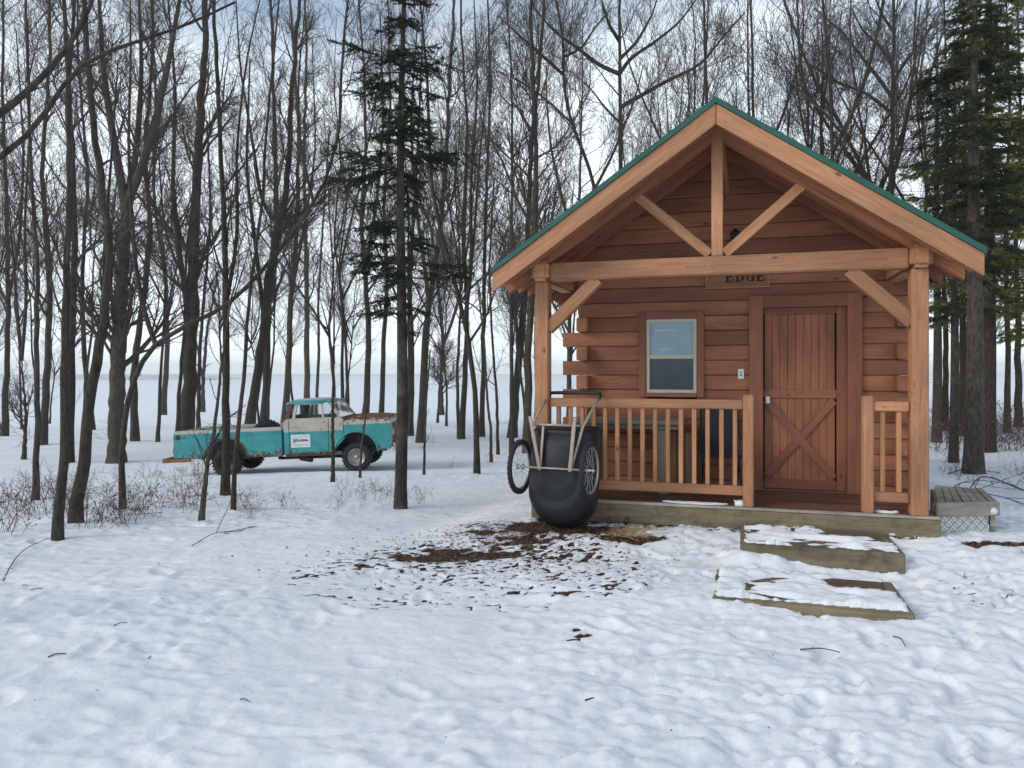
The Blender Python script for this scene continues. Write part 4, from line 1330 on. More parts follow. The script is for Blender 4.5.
# greenhouse
def pillar(name, a, b, w, d, mat, inset):
    out = []
    for sgn in (0, 1):
        y0 = .06 if sgn == 0 else TWD - .06; y1 = inset if sgn == 0 else TWD - inset
        out.append(timber(name, (a[0], y0 + (.02 if sgn == 0 else -.02), a[1]), (b[0], y1 + (.02 if sgn == 0 else -.02), b[1]), d, w, mat, cabin_t, up=(1, 0, 0), bev=.008))
RF = 1.69
paint_w = simple('cream_window_surround', (.52, .48, .41), .5, 0, .15, 6)
pillar('rear_pillar', (2.64, 1.27), (2.74, RF), .11, .05, M['tealp'], .15)
pillar('door_pillar', (2.80, 1.27), (2.87, RF - .02), .07, .05, paint_w, .15)
pillar('vent_pillar', (3.50, 1.28), (3.44, RF - .02), .05, .045, paint_w, .15)
pillar('windshield_pillar', (3.90, 1.27), (3.60, RF), .055, .05, paint_w, .16)
for sgn in (0, 1):
    yb_ = .08 if sgn == 0 else TWD - .08; yt_ = .175 if sgn == 0 else TWD - .175
    timber('window_header', (2.84, yt_, RF - .04), (3.50, yt_, RF - .04), .05, .06, paint_w, cabin_t, bev=.006)
    timber('window_sill', (2.72, yb_, 1.285), (3.90, yb_, 1.285), .05, .05, paint_w, cabin_t, bev=.006)
    bm = bmesh.new()
    for poly in ([(2.83, 1.30), (3.50, 1.30), (3.45, RF - .06), (2.90, RF - .06)], [(3.53, 1.30), (3.86, 1.30), (3.59, RF - .06), (3.48, RF - .06)]):
        vv = []
        for (x, z) in poly:
            f_ = (z - 1.28) / (RF - 1.28); y = yb_ + (yt_ - yb_) * f_
            vv.append((x, y, z))
        A = [bm.verts.new(v) for v in vv]; B = [bm.verts.new((v[0], v[1] + .005, v[2])) for v in vv]
        bm.faces.new(A); bm.faces.new(B[::-1])
        for i in range(4): bm.faces.new((A[i], B[i], B[(i + 1) % 4], A[(i + 1) % 4]))
    bm_obj('side_glass', bm, M['glass'], cabin_t)
bm = bmesh.new()
prof = [(2.63, RF - .03), (2.65, RF + .02), (2.75, RF + .055), (3.10, RF + .07), (3.45, RF + .055), (3.62, RF + .02), (3.66, RF - .015)]
rg = []
for j in range(9):
    f_ = j / 8; y = .115 + (TWD - .23) * f_
    crown = 1 - abs(2 * f_ - 1) ** 4
    rg.append([bm.verts.new((x, y, RF - .03 + (z - RF + .03) * (.35 + .65 * crown))) for x, z in prof] + [bm.verts.new((3.64, y, RF - .035)), bm.verts.new((2.65, y, RF - .05))])
for A, B in zip(rg, rg[1:]):
    for k in range(len(A)): bm.faces.new((A[k], A[(k + 1) % len(A)], B[(k + 1) % len(B)], B[k]))
bm.faces.new(rg[0]); bm.faces.new(rg[-1][::-1])
bm_obj('roof', bm, M['roofp'], cabin_t, smooth=True)
bm = bmesh.new()
A = [(3.90, .12, 1.30), (3.90, TWD - .12, 1.30), (3.62, TWD - .20, RF - .02), (3.62, .20, RF - .02)]
v1 = [bm.verts.new(p) for p in A]; v2 = [bm.verts.new((p[0] + .006, p[1], p[2])) for p in A]
bm.faces.new(v1); bm.faces.new(v2[::-1])
for i in range(4): bm.faces.new((v1[i], v2[i], v2[(i + 1) % 4], v1[(i + 1) % 4]))
bm_obj('windshield', bm, M['glass'], cabin_t)
bm = bmesh.new(); box(bm, 2.625, 2.65, .14, .55, 1.28, RF - .02); box(bm, 2.625, 2.65, TWD - .55, TWD - .14, 1.28, RF - .02); box(bm, 2.625, 2.65, .55, TWD - .55, 1.28, 1.36); box(bm, 2.625, 2.65, .55, TWD - .55, RF - .08, RF - .02)
bm_obj('back_panel', bm, M['tealp'], cabin_t)
# door sign
bm = bmesh.new(); box(bm, 2.74, 3.19, .022, .031, .635, .935)
dsn = bm_obj('door_sticker', bm, M['white_pl'], cabin_t, bevel=.003)
def bits(name, rects, col):
    bm = bmesh.new()
    for r_ in rects: box(bm, r_[0], r_[1], .0185, .0215, r_[2], r_[3])
    bm_obj(name, bm, col, dsn)
bits('sticker_picture', [(2.79, 3.15, .775, .80), (2.95, 3.12, .80, .825)], simple('sticker_green', (.10, .20, .19), .5))
bits('sticker_lettering', [(2.78 + .045 * i, 2.81 + .045 * i, .68, .705) for i in range(8)] + [(2.80, 3.13, .87, .885)], simple('sticker_blue', (.30, .42, .55), .5))
bits('sticker_emblem', [(2.78, 2.92, .80, .84), (2.77, 2.86, .75, .768)], simple('sticker_red', (.40, .22, .24), .5))
# front clip
fr_ = empty('front_clip', (0, 0, 0), 0, truck)
fend = [(3.64, .46)] + [(3.70, .52)] + arch(WX1, .44, .50, 176, 4, 14) + [(4.78, .50), (5.02, .52), (5.07, .62), (5.08, 1.05), (5.04, 1.18), (4.96, 1.22), (3.98, 1.22), (3.975, .80)]
for y0 in (.03, TWD - .22):
    bm = bmesh.new(); prism(bm, fend, y0, y0 + .19)
    bm_obj('fender', bm, M['hoodp'], fr_, bevel=.02)
    yy = y0 if y0 < 1 else y0 + .19
    bm = bmesh.new(); tube(bm, [(x, yy, z) for x, z in arch(WX1, .44, .515, 0, 180, 16)], .02, 6)
    bm_obj('arch_lip', bm, M['hoodp'], fr_, smooth=True)
bm = bmesh.new()
hp_ = [(3.96, 1.15), (3.94, 1.30), (4.3, 1.315), (4.8, 1.30), (5.00, 1.275), (5.06, 1.22), (5.07, 1.12)]
rg = []
for j in range(9):
    f_ = j / 8; y = .10 + (TWD - .20) * f_; cr = 1 - abs(2 * f_ - 1) ** 6
    rg.append([bm.verts.new((x, y, z - .06 * (1 - cr))) for x, z in hp_])
for A, B in zip(rg, rg[1:]):
    for k in range(len(A)): bm.faces.new((A[k], A[(k + 1) % len(A)], B[(k + 1) % len(B)], B[k]))
bm.faces.new(rg[0]); bm.faces.new(rg[-1][::-1])
bm_obj('hood', bm, M['hoodp'], fr_, smooth=False, bevel=0)
bm = bmesh.new(); box(bm, 4.0, 5.0, .32, TWD - .32, .60, 1.12)
bm_obj('engine_bay', bm, M['dark_int'], fr_)
bm = bmesh.new()
box(bm, 5.03, 5.05, .22, TWD - .22, .62, 1.12)
for i in range(7): box(bm, 5.05, 5.07, .42, TWD - .42, .68 + i * .06, .70 + i * .06)
bm_obj('grille', bm, M['bumperw'], fr_)
for y in (.32, TWD - .32):
    bm = bmesh.new(); lathe(bm, [(.0, .05), (.07, .045), (.095, .02), (.10, 0)], 'x', 18, Matrix.Translation((5.05, y, .90)))
    bm_obj('headlight', bm, M['rim'], fr_, smooth=True)
bm = bmesh.new(); box(bm, 5.10, 5.18, .02, TWD - .02, .48, .62)
bm_obj('front_bumper', bm, M['rim'], fr_, bevel=.015)
bm = bmesh.new(); box(bm, 2.6, 4.0, .10, .16, .42, .47)
bm_obj('rocker_sill', bm, M['bumperw'], truck)

# ================================================================== TREES
class Soup:
    """collects tapered tubes and needles as plain arrays and makes ONE mesh of them"""
    def __init__(s): s.v, s.f3, s.f4, s.n = [], [], [], 0
    def tube(s, P, rad, k=5, flat_end=False):
        P = np.asarray(P, float); n = len(P)
        D = np.empty_like(P); D[1:-1] = P[2:] - P[:-2]; D[0] = P[1] - P[0]; D[-1] = P[-1] - P[-2]
        D /= (np.linalg.norm(D, axis=1)[:, None] + 1e-9)
        m = D.mean(0)
        ref = np.array([0, 0, 1.0]) if abs(m[2]) < .8 else np.array([1.0, .3, 0])
        A = ref - D * (D @ ref)[:, None]; A /= (np.linalg.norm(A, axis=1)[:, None] + 1e-9)
        B = np.cross(D, A)
        th = np.arange(k) * 2 * math.pi / k
        ring = P[:, None, :] + (A[:, None, :] * np.cos(th)[None, :, None] + B[:, None, :] * np.sin(th)[None, :, None]) * np.asarray(rad)[:, None, None]
        s.v.append(ring.reshape(-1, 3))
        i = np.arange(n - 1)[:, None] * k; j = np.arange(k)[None, :]; j2 = (j + 1) % k
        q = np.stack([i + j, i + j2, i + k + j2, i + k + j], -1).reshape(-1, 4) + s.n
        s.f4.append(q); s.n += n * k
    def tris(s, T):
        T = np.asarray(T, float).reshape(-1, 3)
        s.v.append(T); s.f3.append(np.arange(len(T)).reshape(-1, 3) + s.n); s.n += len(T)
    def mesh(s, name, smooth=True):
        me = bpy.data.meshes.new(name)
        V = np.concatenate(s.v)
        me.vertices.add(len(V)); me.vertices.foreach_set('co', V.ravel())
        loops, starts = [], []
        c = 0
        if s.f4:
            q = np.concatenate(s.f4); loops.append(q.ravel()); starts.append(np.arange(len(q)) * 4); c = len(q) * 4
        if s.f3:
            t = np.concatenate(s.f3); loops.append(t.ravel()); starts.append(c + np.arange(len(t)) * 3)
        L = np.concatenate(loops).astype(np.int32); S = np.concatenate(starts).astype(np.int32)
        me.loops.add(len(L)); me.loops.foreach_set('vertex_index', L)
        me.polygons.add(len(S)); me.polygons.foreach_set('loop_start', S)
        me.update(calc_edges=True)
        if smooth: me.polygons.foreach_set('use_smooth', np.ones(len(S), bool))
        return me

def wander(p, d, L, rng, n=6, up=.12, jit=.22):
    """a branch path that bends and turns upwards"""
    P = [np.array(p, float)]; d = np.array(d, float)
    for i in range(n):
        d = d + rng.normal(0, jit, 3) + np.array([0, 0, up])
        d /= np.linalg.norm(d)
        P.append(P[-1] + d * L / n)
    return np.array(P)

def interp_path(P, t):
    i = min(int(t * (len(P) - 1)), len(P) - 2); f = t * (len(P) - 1) - i
    return P[i] * (1 - f) + P[i + 1] * f, (P[i + 1] - P[i]) / (np.linalg.norm(P[i + 1] - P[i]) + 1e-9)

def side_dir(d, rng, ang):
    r = rng.normal(0, 1, 3); r -= d * (r @ d); r /= np.linalg.norm(r) + 1e-9
    return d * math.cos(ang) + r * math.sin(ang)

RMIN = .005
def branch(S, P, r0, r1, rng, level, dens=1.0):
    n = len(P); r0 = max(r0, RMIN); r1 = max(r1, RMIN * .7)
    rad = np.linspace(r0, r1, n)
    S.tube(P, rad, 5 if r0 > .02 else 3)
    if level <= 0: return
    L = np.linalg.norm(np.diff(P, axis=0), axis=1).sum()
    cnt = int((5 if level == 1 else 6) * dens * min(L / (.5 if level == 1 else .8), 2.4) + rng.random() * 1.5)
    for i in range(cnt):
        t = rng.uniform(.2, .98)
        p, d = interp_path(P, t)
        l = L * rng.uniform(.34, .72) * (1.15 - .5 * t)
        q = wander(p, side_dir(d, rng, rng.uniform(.4, .85)), l, rng, 5 if level > 1 else 3, .07, .13)
        rr = max((r0 + (r1 - r0) * t) * .55, RMIN)
        branch(S, q, rr, max(rr * .35, RMIN * .7), rng, level - 1, dens)

def resample(P, n):
    P = np.asarray(P, float)
    seg = np.linalg.norm(np.diff(P, axis=0), axis=1); c = np.concatenate([[0], np.cumsum(seg)])
    t = np.linspace(0, c[-1], n)
    Q = np.stack([np.interp(t, c, P[:, i]) for i in range(3)], -1)
    K = Q.copy()
    for _ in range(2): K[1:-1] = (K[:-2] + 2 * K[1:-1] + K[2:]) / 4
    return K

def trunk_and_crown(path, r0, rng, limbs=(), first=.3, nlimb=12, dens=1.0, lvl=2, rtop=.15, Lk=1.0, stubs=True):
    """path: points of the trunk (local). limbs: (path, r0). returns trunk and crown meshes"""
    T, C = Soup(), Soup()
    n = 36
    P = resample(path, n)
    P[1:-1] += rng.normal(0, r0 * .10, (n - 2, 3))
    H = P[-1][2] - P[0][2]
    t = np.linspace(0, 1, n)
    rad = r0 * (1 - (1 - rtop) * t ** .62)
    rad[0] *= 1.32; rad[1] *= 1.08
    P0 = P.copy(); P0[0][2] -= .25
    T.tube(P0, rad * rng.uniform(.96, 1.04, n), 10)
    paths = [(P, rad[0], rad[-1], nlimb)]
    for lp, lr in limbs:
        lp = [np.array(p, float) for p in lp]
        near = P[np.argmin(np.linalg.norm(P - lp[0], axis=1))]
        if np.linalg.norm(near - lp[0]) > 1.2 and len(paths) > 1:
            prevQ = np.concatenate([q_[0] for q_ in paths]); near = prevQ[np.argmin(np.linalg.norm(prevQ - lp[0], axis=1))]
        lp = [near + (lp[1] - lp[0]) * .02] + lp[1:] if len(lp) > 2 else [near] + lp
        Q = resample(lp, 18)
        T.tube(Q, np.linspace(lr, lr * .28, 18), 7)
        paths.append((Q, lr, lr * .28, max(4, int(nlimb * .7))))
    for k, (Q, a, b, m) in enumerate(paths):
        Lq = np.linalg.norm(np.diff(Q, axis=0), axis=1).sum()
        for i in range(m):
            tt = rng.uniform(first if k == 0 else .12, .99)
            p, d = interp_path(Q, tt)
            l = Lk * (1.0 + 2.2 * (1 - tt)) * rng.uniform(.45, 1.0) * min(1.3, Lq / 7)
            rr = max((a + (b - a) * tt) * rng.uniform(.2, .42), .005)
            rr = min(rr, l * .028)
            q = wander(p, side_dir(d, rng, rng.uniform(.5, .95)), l, rng, 7, .13, .14)
            branch(C, q, rr, max(rr * .2, RMIN * .8), rng, lvl, dens)
        # epicormic twigs low on the trunk
        if stubs:
            for i in range(int(m * .5)):
                tt = rng.uniform(.08, .95); p, d = interp_path(Q, tt)
                q = wander(p, side_dir(d, rng, rng.uniform(.9, 1.4)), rng.uniform(.2, .7) * Lk, rng, 4, .05, .25)
                branch(C, q, .006, RMIN * .6, rng, 1, dens * .6)
    return T.mesh('trunk'), C.mesh('crown')

def make_tree(name, base, path_w, r0, label, cat='tree', limbs=(), seed=0, mat=None, group=None, **kw):
    """base: world point; path_w: world points"""
    rng = np.random.default_rng(seed)
    b = np.array(base)
    loc = [np.array(p) - b for p in path_w]
    lim = [([np.array(p) - b for p in lp], lr) for lp, lr in limbs]
    tm, cm = trunk_and_crown(loc, r0, rng, lim, **kw)
    e = empty(name, tuple(b))
    tag(e, label, cat, group)
    link('trunk', tm, mat or M['bark'], e)
    link('crown', cm, M['twig'], e)
    return e

# traced trees: base pixel, trunk width in px at the foot, trunk pixels upwards, limbs [(pixels, width px)], label, options
TR = [
 ((57, 539), 12, [(60, 470), (66, 420), (67, 350), (68, 200), (66, 60), (63, -40)], [], 'dark straight tree trunk nearest the camera at the left edge thicket', {}),
 ((75, 523), 15, [(85, 440), (97, 370), (105, 320), (109, 250), (97, 160), (88, 40), (84, -40)], [([(103, 330), (104, 250), (112, 150), (118, 60)], 5)], 'leaning tree trunk standing in the brown undergrowth at lower left', {}),
 ((35, 499), 9, [(39, 420), (38, 330), (36, 270), (30, 180), (30, 60), (26, -50)], [], 'slim tree at the left edge behind the dark nearest trunk', {}),
 ((123, 510), 9, [(123, 450), (127, 400), (130, 376), (146, 350), (175, 329), (217, 314), (250, 285), (283, 245), (311, 212), (324, 183), (338, 146), (343, 60), (350, -30)], [([(146, 350), (139, 300), (133, 240), (128, 150), (131, 60), (130, -10)], 6), ([(283, 245), (262, 210), (254, 150), (240, 70), (236, 0)], 5), ([(311, 212), (300, 150), (298, 80), (306, 0)], 4)], 'tree with a long curved limb arching right over the truck', dict(first=.45)),
 ((116, 463), 24, [(118, 370), (120, 270), (127, 200)], [([(126, 205), (112, 130), (103, 70), (98, -20)], 11), ([(127, 205), (137, 150), (142, 70), (138, -20)], 9), ([(129, 210), (148, 150), (163, 90), (178, 10), (186, -40)], 11), ([(150, 150), (170, 120), (192, 85), (215, 70)], 4)], 'thickest old tree trunk left of the truck, forking high into three', dict(first=.35, rtop=.55)),
 ((68, 463), 13, [(70, 380), (72, 270), (76, 180), (70, 90), (74, -20)], [], 'straight trunk close behind the dark nearest trunk at left', {}),
 ((42, 445), 11, [(45, 370), (50, 270), (44, 170), (50, 60), (46, -30)], [], 'medium bare trunk behind the slim tree at the left edge', {}),
 ((24, 460), 7, [(24, 410), (24, 362)], [([(24, 362), (17, 310), (12, 240), (4, 170)], 4), ([(24, 362), (27, 300), (24, 230), (30, 130), (28, 20)], 4)], 'small forked tree near the left edge of the picture', {}),
 ((4, 436), 9, [(8, 360), (11, 300), (5, 200), (0, 100), (6, -20)], [([(11, 300), (20, 240), (24, 150), (16, 30)], 4)], 'leftmost tree trunk cut by the edge of the picture', {}),
 ((92, 430), 8, [(86, 350), (82, 280), (86, 180), (78, 60), (80, -20)], [], 'thin trunk far behind the leaning tree at lower left', {}),
 ((135, 441), 11, [(135, 370), (142, 300), (150, 230), (146, 150), (154, 60), (150, -20)], [([(142, 300), (134, 250), (122, 200)], 4)], 'trunk just to the right of the thickest old tree', {}),
 ((163, 415), 8, [(168, 340), (163, 270), (154, 200), (158, 100), (150, 0)], [([(166, 310), (176, 270), (188, 220)], 3)], 'lone trunk on the far slope left of the truck tailgate', {}),
 ((186, 446), 22, [(188, 370), (193, 300), (195, 240), (200, 130), (205, 0), (207, -30)], [([(190, 340), (182, 270), (172, 200), (176, 90), (168, 0)], 7)], 'thick double trunk right behind the truck tailgate', {}),
 ((198, 432), 5, [(198, 350), (205, 300), (212, 220), (206, 120)], [], 'very thin trunk beside the thick double trunk behind the truck', {}),
 ((203, 412), 5, [(203, 380), (209, 330), (218, 270)], [([(203, 385), (198, 350), (190, 310)], 3)], 'small forked sapling on the far slope behind the truck bed', {}),
 ((225, 496), 12, [(228, 430), (227, 330), (222, 200), (218, 100), (215, 0), (214, -30)], [([(227, 300), (238, 240), (236, 150), (246, 60), (262, -10)], 5)], 'tall dark trunk in front of the truck rear wheel', {}),
 ((233, 511), 7, [(238, 440), (244, 370), (248, 290), (262, 220), (268, 120), (278, 0)], [], 'slender trunk in front of the truck bed, right of the tall dark one', {}),
 ((201, 520), 7, [(207, 470), (214, 420), (222, 362), (232, 300)], [([(210, 450), (226, 420), (246, 405)], 3)], 'young leaning tree in front of the truck tailgate', dict(nlimb=8)),
 ((248, 440), 15, [(256, 380), (262, 330), (272, 260), (288, 190), (290, 90), (300, 0)], [([(262, 330), (256, 250), (246, 170), (250, 60)], 6)], 'broad trunk behind the middle of the truck bed', {}),
 ((264, 428), 12, [(266, 370), (268, 320), (278, 240), (274, 130), (270, 0)], [], 'trunk directly behind the spare tyre in the truck bed', {}),
 ((285, 424), 10, [(288, 370), (292, 300), (296, 250), (298, 130), (292, 20), (290, -20)], [([(292, 300), (304, 230), (316, 150), (312, 40)], 4)], 'trunk just behind the truck cab at its left side', {}),
 ((307, 417), 9, [(308, 330), (307, 250), (303, 150), (306, 30), (304, -20)], [], 'straight trunk rising behind the roof of the truck cab', {}),
 ((316, 415), 4, [(320, 350), (318, 300), (322, 220), (330, 130)], [], 'thin stem on the far slope behind the truck cab roof', {}),
 ((333, 482), 5, [(333, 420), (333, 345)], [([(333, 345), (334, 300), (338, 250)], 2.5), ([(333, 360), (326, 320), (316, 285)], 2.5)], 'sapling in front of the truck cab beside its windshield', dict(nlimb=9, first=.4)),
 ((360, 478), 3.5, [(361, 445), (366, 410), (370, 385)], [], 'short thin sapling in front of the truck front wheel', dict(nlimb=4)),
 ((366, 428), 10, [(368, 350), (367, 290), (362, 230), (366, 130), (360, 20)], [([(367, 270), (376, 210), (384, 120), (380, 10)], 5)], 'trunk behind the rusty truck hood', {}),
 ((381, 427), 8, [(383, 350), (388, 290), (384, 200), (390, 100), (388, 0)], [], 'trunk behind the front end of the truck hood', {}),
 ((411, 436), 6, [(413, 350), (410, 290), (414, 200), (420, 90), (424, 0)], [], 'thin trunk right of the spruce, closest to it', {}),
 ((420, 443), 11, [(424, 370), (427, 310), (434, 270), (441, 230), (447, 150), (452, 40), (455, -20)], [([(427, 310), (424, 260), (416, 210), (410, 120), (418, 20)], 5)], 'dark forked trunk between the spruce and the cabin', {}),
 ((424, 476), 3.5, [(425, 440), (426, 400), (430, 350)], [], 'thin sapling stem standing before the dark forked trunk', dict(nlimb=4)),
 ((442, 415), 6, [(441, 370), (444, 342)], [([(444, 342), (440, 310), (437, 270), (442, 200)], 4), ([(444, 342), (453, 320), (460, 295), (470, 230), (478, 140)], 4)], 'small forked tree alone on the far slope', {}),
 ((461, 439), 9, [(465, 380), (467, 300), (463, 240), (468, 130), (460, 20), (462, -20)], [([(467, 300), (474, 240), (480, 150), (492, 50)], 4)], 'straight trunk halfway between spruce and wheelbarrow, farther back', {}),
 ((477, 475), 9, [(476, 420), (474, 373), (467, 331), (454, 278), (445, 250), (432, 190), (428, 90), (420, 0)], [([(466, 325), (472, 270), (470, 190), (478, 90), (474, 0)], 5)], 'curving trunk that leans left in front of the gap before the cabin', {}),
 ((482, 437), 8, [(483, 390), (484, 300), (485, 230), (490, 100), (488, 0)], [], 'upright trunk right behind the curving one before the cabin', {}),
 ((491, 463), 4, [(491, 430), (487, 395), (484, 340), (478, 290)], [], 'thin crooked stem just right of the curving trunk', dict(nlimb=6)),
 ((498, 454), 4, [(497, 400), (492, 340), (489, 270), (494, 180)], [], 'slender stem nearest the left wheel of the cart', dict(nlimb=6)),
 ((512, 438), 13, [(515, 400), (520, 350), (524, 300), (528, 250), (530, 170), (540, 60), (544, -10)], [([(520, 350), (514, 310), (516, 260), (508, 190)], 5)], 'stout mossy tree showing left of the porch post', {}),
 ((527, 428), 13, [(528, 380), (530, 330), (534, 250), (536, 150), (530, 20), (532, -20)], [], 'stout mossy tree half hidden by the left porch post', {}),
 # behind the roof
 ((621, 410), 11, [(620, 330), (620, 250), (620, 160), (620, 45), (621, -30)], [([(620, 48), (609, 25), (600, -5)], 5), ([(622, 60), (637, 42), (652, 15), (660, -10)], 4.5), ([(622, 70), (630, 58), (655, 42), (680, 22), (700, -6)], 5), ([(619, 78), (600, 66), (580, 50), (552, 30), (530, 2)], 5.5), ([(621, 110), (640, 96), (668, 80), (700, 66), (722, 38), (745, 12)], 5.5), ([(619, 120), (605, 108), (592, 90), (570, 70)], 3)], 'tall tree with wide spreading limbs rising behind the left roof slope', dict(first=.6, nlimb=16)),
 ((600, 415), 9, [(598, 250), (594, 180), (577, 138), (568, 112), (562, 72), (564, 40), (556, 0), (550, -30)], [([(562, 72), (540, 54), (520, 36), (498, 16)], 4.5), ([(567, 60), (582, 48), (596, 26), (612, 8)], 3.5), ([(568, 118), (545, 98), (515, 78), (495, 70)], 3)], 'crooked tree leaning left over the left roof slope', dict(first=.5)),
 ((538, 420), 7, [(537, 300), (537, 180), (535, 90), (531, 0), (530, -30)], [], 'thin straight tree between the porch post and the crooked leaning tree', dict(first=.4)),
 ((512, 424), 7, [(511, 300), (512, 180), (512, 80), (506, -20)], [], 'thin straight tree above the left tip of the roof', dict(first=.4)),
 ((895, 405), 11, [(895, 300), (894, 180), (893, 90), (892, 0), (892, -30)], [([(892, 110), (865, 92), (840, 84), (820, 70), (800, 60)], 4.5), ([(892, 105), (880, 80), (860, 55), (845, 35), (815, 8)], 5), ([(891, 62), (878, 44), (862, 30), (850, 5)], 4), ([(893, 75), (908, 58), (924, 40), (938, 10)], 4.5), ([(892, 30), (882, 15), (872, -10)], 4)], 'tall dark tree rising behind the right roof slope', dict(first=.6, nlimb=16)),
 ((900, 410), 9, [(890, 230), (872, 178), (850, 150), (838, 120), (815, 80), (800, 45), (782, 0), (774, -30)], [([(845, 140), (820, 108), (800, 85), (780, 60)], 3.5)], 'tree leaning far left above the right roof slope', dict(first=.45)),
 ((809, 408), 7, [(809, 250), (808, 145), (806, 100), (799, 50), (798, -20)], [([(807, 108), (822, 85), (836, 50), (842, 10)], 3)], 'thin upright tree behind the middle of the right roof slope', dict(first=.4)),
 ((753, 406), 5, [(753, 250), (752, 115), (751, 0), (750, -30)], [], 'thin straight tree just right of the roof peak', dict(first=.4)),
 ((925, 414), 7, [(925, 300), (924, 150), (915, 60), (918, -20)], [([(922, 110), (932, 70), (946, 20)], 4)], 'bare tree between the tall dark tree and the spruce on the right', dict(first=.4)),
]
for i, (b, w, pts, limbs, label, kw) in enumerate(TR):
    B = ground(*b)
    Y = B.y
    if 500 < b[0] < 930 and b[1] < 430: Y = max(15.5, min(Y, 24)); B = Vector(((b[0] - 512) / F * Y, Y, float(base_z((b[0] - 512) / F * Y, Y))))
    path = [B] + [W(p[0], p[1], Y) for p in pts]
    # carry on above the frame
    d = (path[-1] - path[-2]); 
    if pts[-1][1] < 60: path.append(path[-1] + d.normalized() * min(3.0, .12 * Y + .6))
    path = [Vector((p.x, p.y + .02 * math.sin(j * 1.7 + i) * Y * .3, p.z)) for j, p in enumerate(path)]
    path[0] = B
    lim = [([W(p[0], p[1], Y * (1 + .012 * j * (1 if (i + k) % 2 else -1))) for j, p in enumerate(lp)], lw * .85 / 2 / F * Y) for k, (lp, lw) in enumerate(limbs)]
    sc = min(1.6, max(.5, Y / 14))
    small = w < 5.5
    opts = dict(first=.22, nlimb=(8 if small else 20), dens=.70, lvl=(1 if small else 2), rtop=(.4 if small else .22), Lk=(.5 if small else .85) * sc)
    opts.update(kw)
    RMIN = max(.0026, .00019 * Y)
    if Y > 25: opts['nlimb'] = int(opts['nlimb'] * 1.1)
    make_tree('sapling' if small else 'bare_tree', B, path, w * (.77 if w > 6 and Y > 9 else .92) / 2 / F * Y, label, 'sapling' if small else 'tree', limbs=lim, seed=100 + i, mat=M['bark2'] if 'mossy' in label else M['bark'], **opts)

# tree standing outside the left edge whose boughs reach across the top corner
Y = 4.6
B = Vector((-4.3, Y, 0))
make_tree('bare_tree', B, [B, (-4.25, Y, 1.5), (-4.15, Y, 3), (-4.1, Y, 5)], .13, 'large bough reaching in diagonally from the left edge at the top corner', limbs=[
    ([(-4.2, Y, 1.7)] + [tuple(W(p[0], p[1], Y + .1 * j)) for j, p in enumerate([(-60, 150), (0, 118), (32, 88), (60, 60), (85, 25), (98, -15)])], .042),
    ([(-4.22, Y, 1.4)] + [tuple(W(p[0], p[1], Y + .7 + .1 * j)) for j, p in enumerate([(-60, 190), (0, 160), (30, 140), (48, 118), (62, 75), (82, 56), (130, 43), (180, 30), (235, 2)])], .032)],
    seed=7, first=.3, nlimb=9, dens=.8, lvl=2, Lk=.55)

# shared background trees
protos = []; RMIN = .0045
for k in range(7):
    rng = np.random.default_rng(900 + k)
    H = rng.uniform(11, 15)
    path = [np.array((0, 0, 0.0))]
    dx_, dy_ = rng.normal(0, .25, 2)
    for q in range(1, 7): path.append(np.array((dx_ * q / 2 + rng.normal(0, .12), dy_ * q / 2 + rng.normal(0, .12), H * q / 6)))
    limbs = []
    for q in range(rng.integers(1, 4)):
        t = rng.uniform(.3, .6); p, d = interp_path(np.array(path), t)
        limbs.append((wander(p, side_dir(d, rng, .55), H * (1 - t) * .85, rng, 8, .10, .07), .05))
    tm, cm = trunk_and_crown(path, .09, rng, limbs, first=.26, nlimb=16, dens=.66, lvl=2, rtop=.12, Lk=1.1)
    tm.materials.append(M['bark']); cm.materials.append(M['twig'])
    protos.append((tm, cm))
rb = random.Random(77)
def bg_tree(px, Y, sc, k, label, group):
    x = (px - 512) / F * Y
    e = empty('bare_tree', (x, Y, float(base_z(x, Y)) - .03), rb.uniform(0, 6.28))
    e.scale = (sc * rb.uniform(.8, 1.1), sc * rb.uniform(.8, 1.1), sc)
    tag(e, label, 'tree', group)
    link('trunk', protos[k][0], None, e); link('crown', protos[k][1], None, e)
    bgs.append((px, e, group))
    return e
bgs = []
used = []
def free(px, Y, gap):
    if any(abs(px - a) < gap and abs(Y - b) < 4 for a, b in used): return False
    used.append((px, Y)); return True
for zone, n_, x0, x1, Y0, Y1, lab, grp in (
        (0, 17, -60, 350, 24, 52, 'distant bare tree among the many thin trunks behind the truck', 'distant trees behind the truck'),
        (1, 11, 395, 545, 26, 52, 'distant bare tree in the row between the spruce and the cabin', 'distant trees between the spruce and the cabin'),
        (2, 27, 560, 930, 16, 34, 'bare tree whose crown shows above the cabin roof', 'bare trees behind the cabin roof'),
        (3, 18, 925, 1120, 20, 48, 'distant bare tree in the dense wood right of the cabin', 'distant trees right of the cabin')):
    c = 0; tries = 0
    while c < n_ and tries < 600:
        tries += 1
        px = rb.uniform(x0, x1); Y = rb.uniform(Y0, Y1)
        if not free(px, Y, 5): continue
        bg_tree(px, Y, rb.uniform(.75, 1.15), rb.randrange(7), lab, grp); c += 1

ORD = 'first second third fourth fifth sixth seventh eighth ninth tenth eleventh twelfth thirteenth fourteenth fifteenth sixteenth seventeenth eighteenth nineteenth twentieth twenty-first twenty-second twenty-third twenty-fourth twenty-fifth twenty-sixth twenty-seventh twenty-eighth twenty-ninth thirtieth'.split()
for grp in sorted(set(b[2] for b in bgs)):
    row = sorted((b for b in bgs if b[2] == grp), key=lambda b: b[0])
    for i, (px, e, g_) in enumerate(row):
        e['label'] = ORD[i] + ' from the left of the ' + grp.replace('distant trees', 'distant thin bare trees').replace('bare trees behind', 'thin bare trees behind')

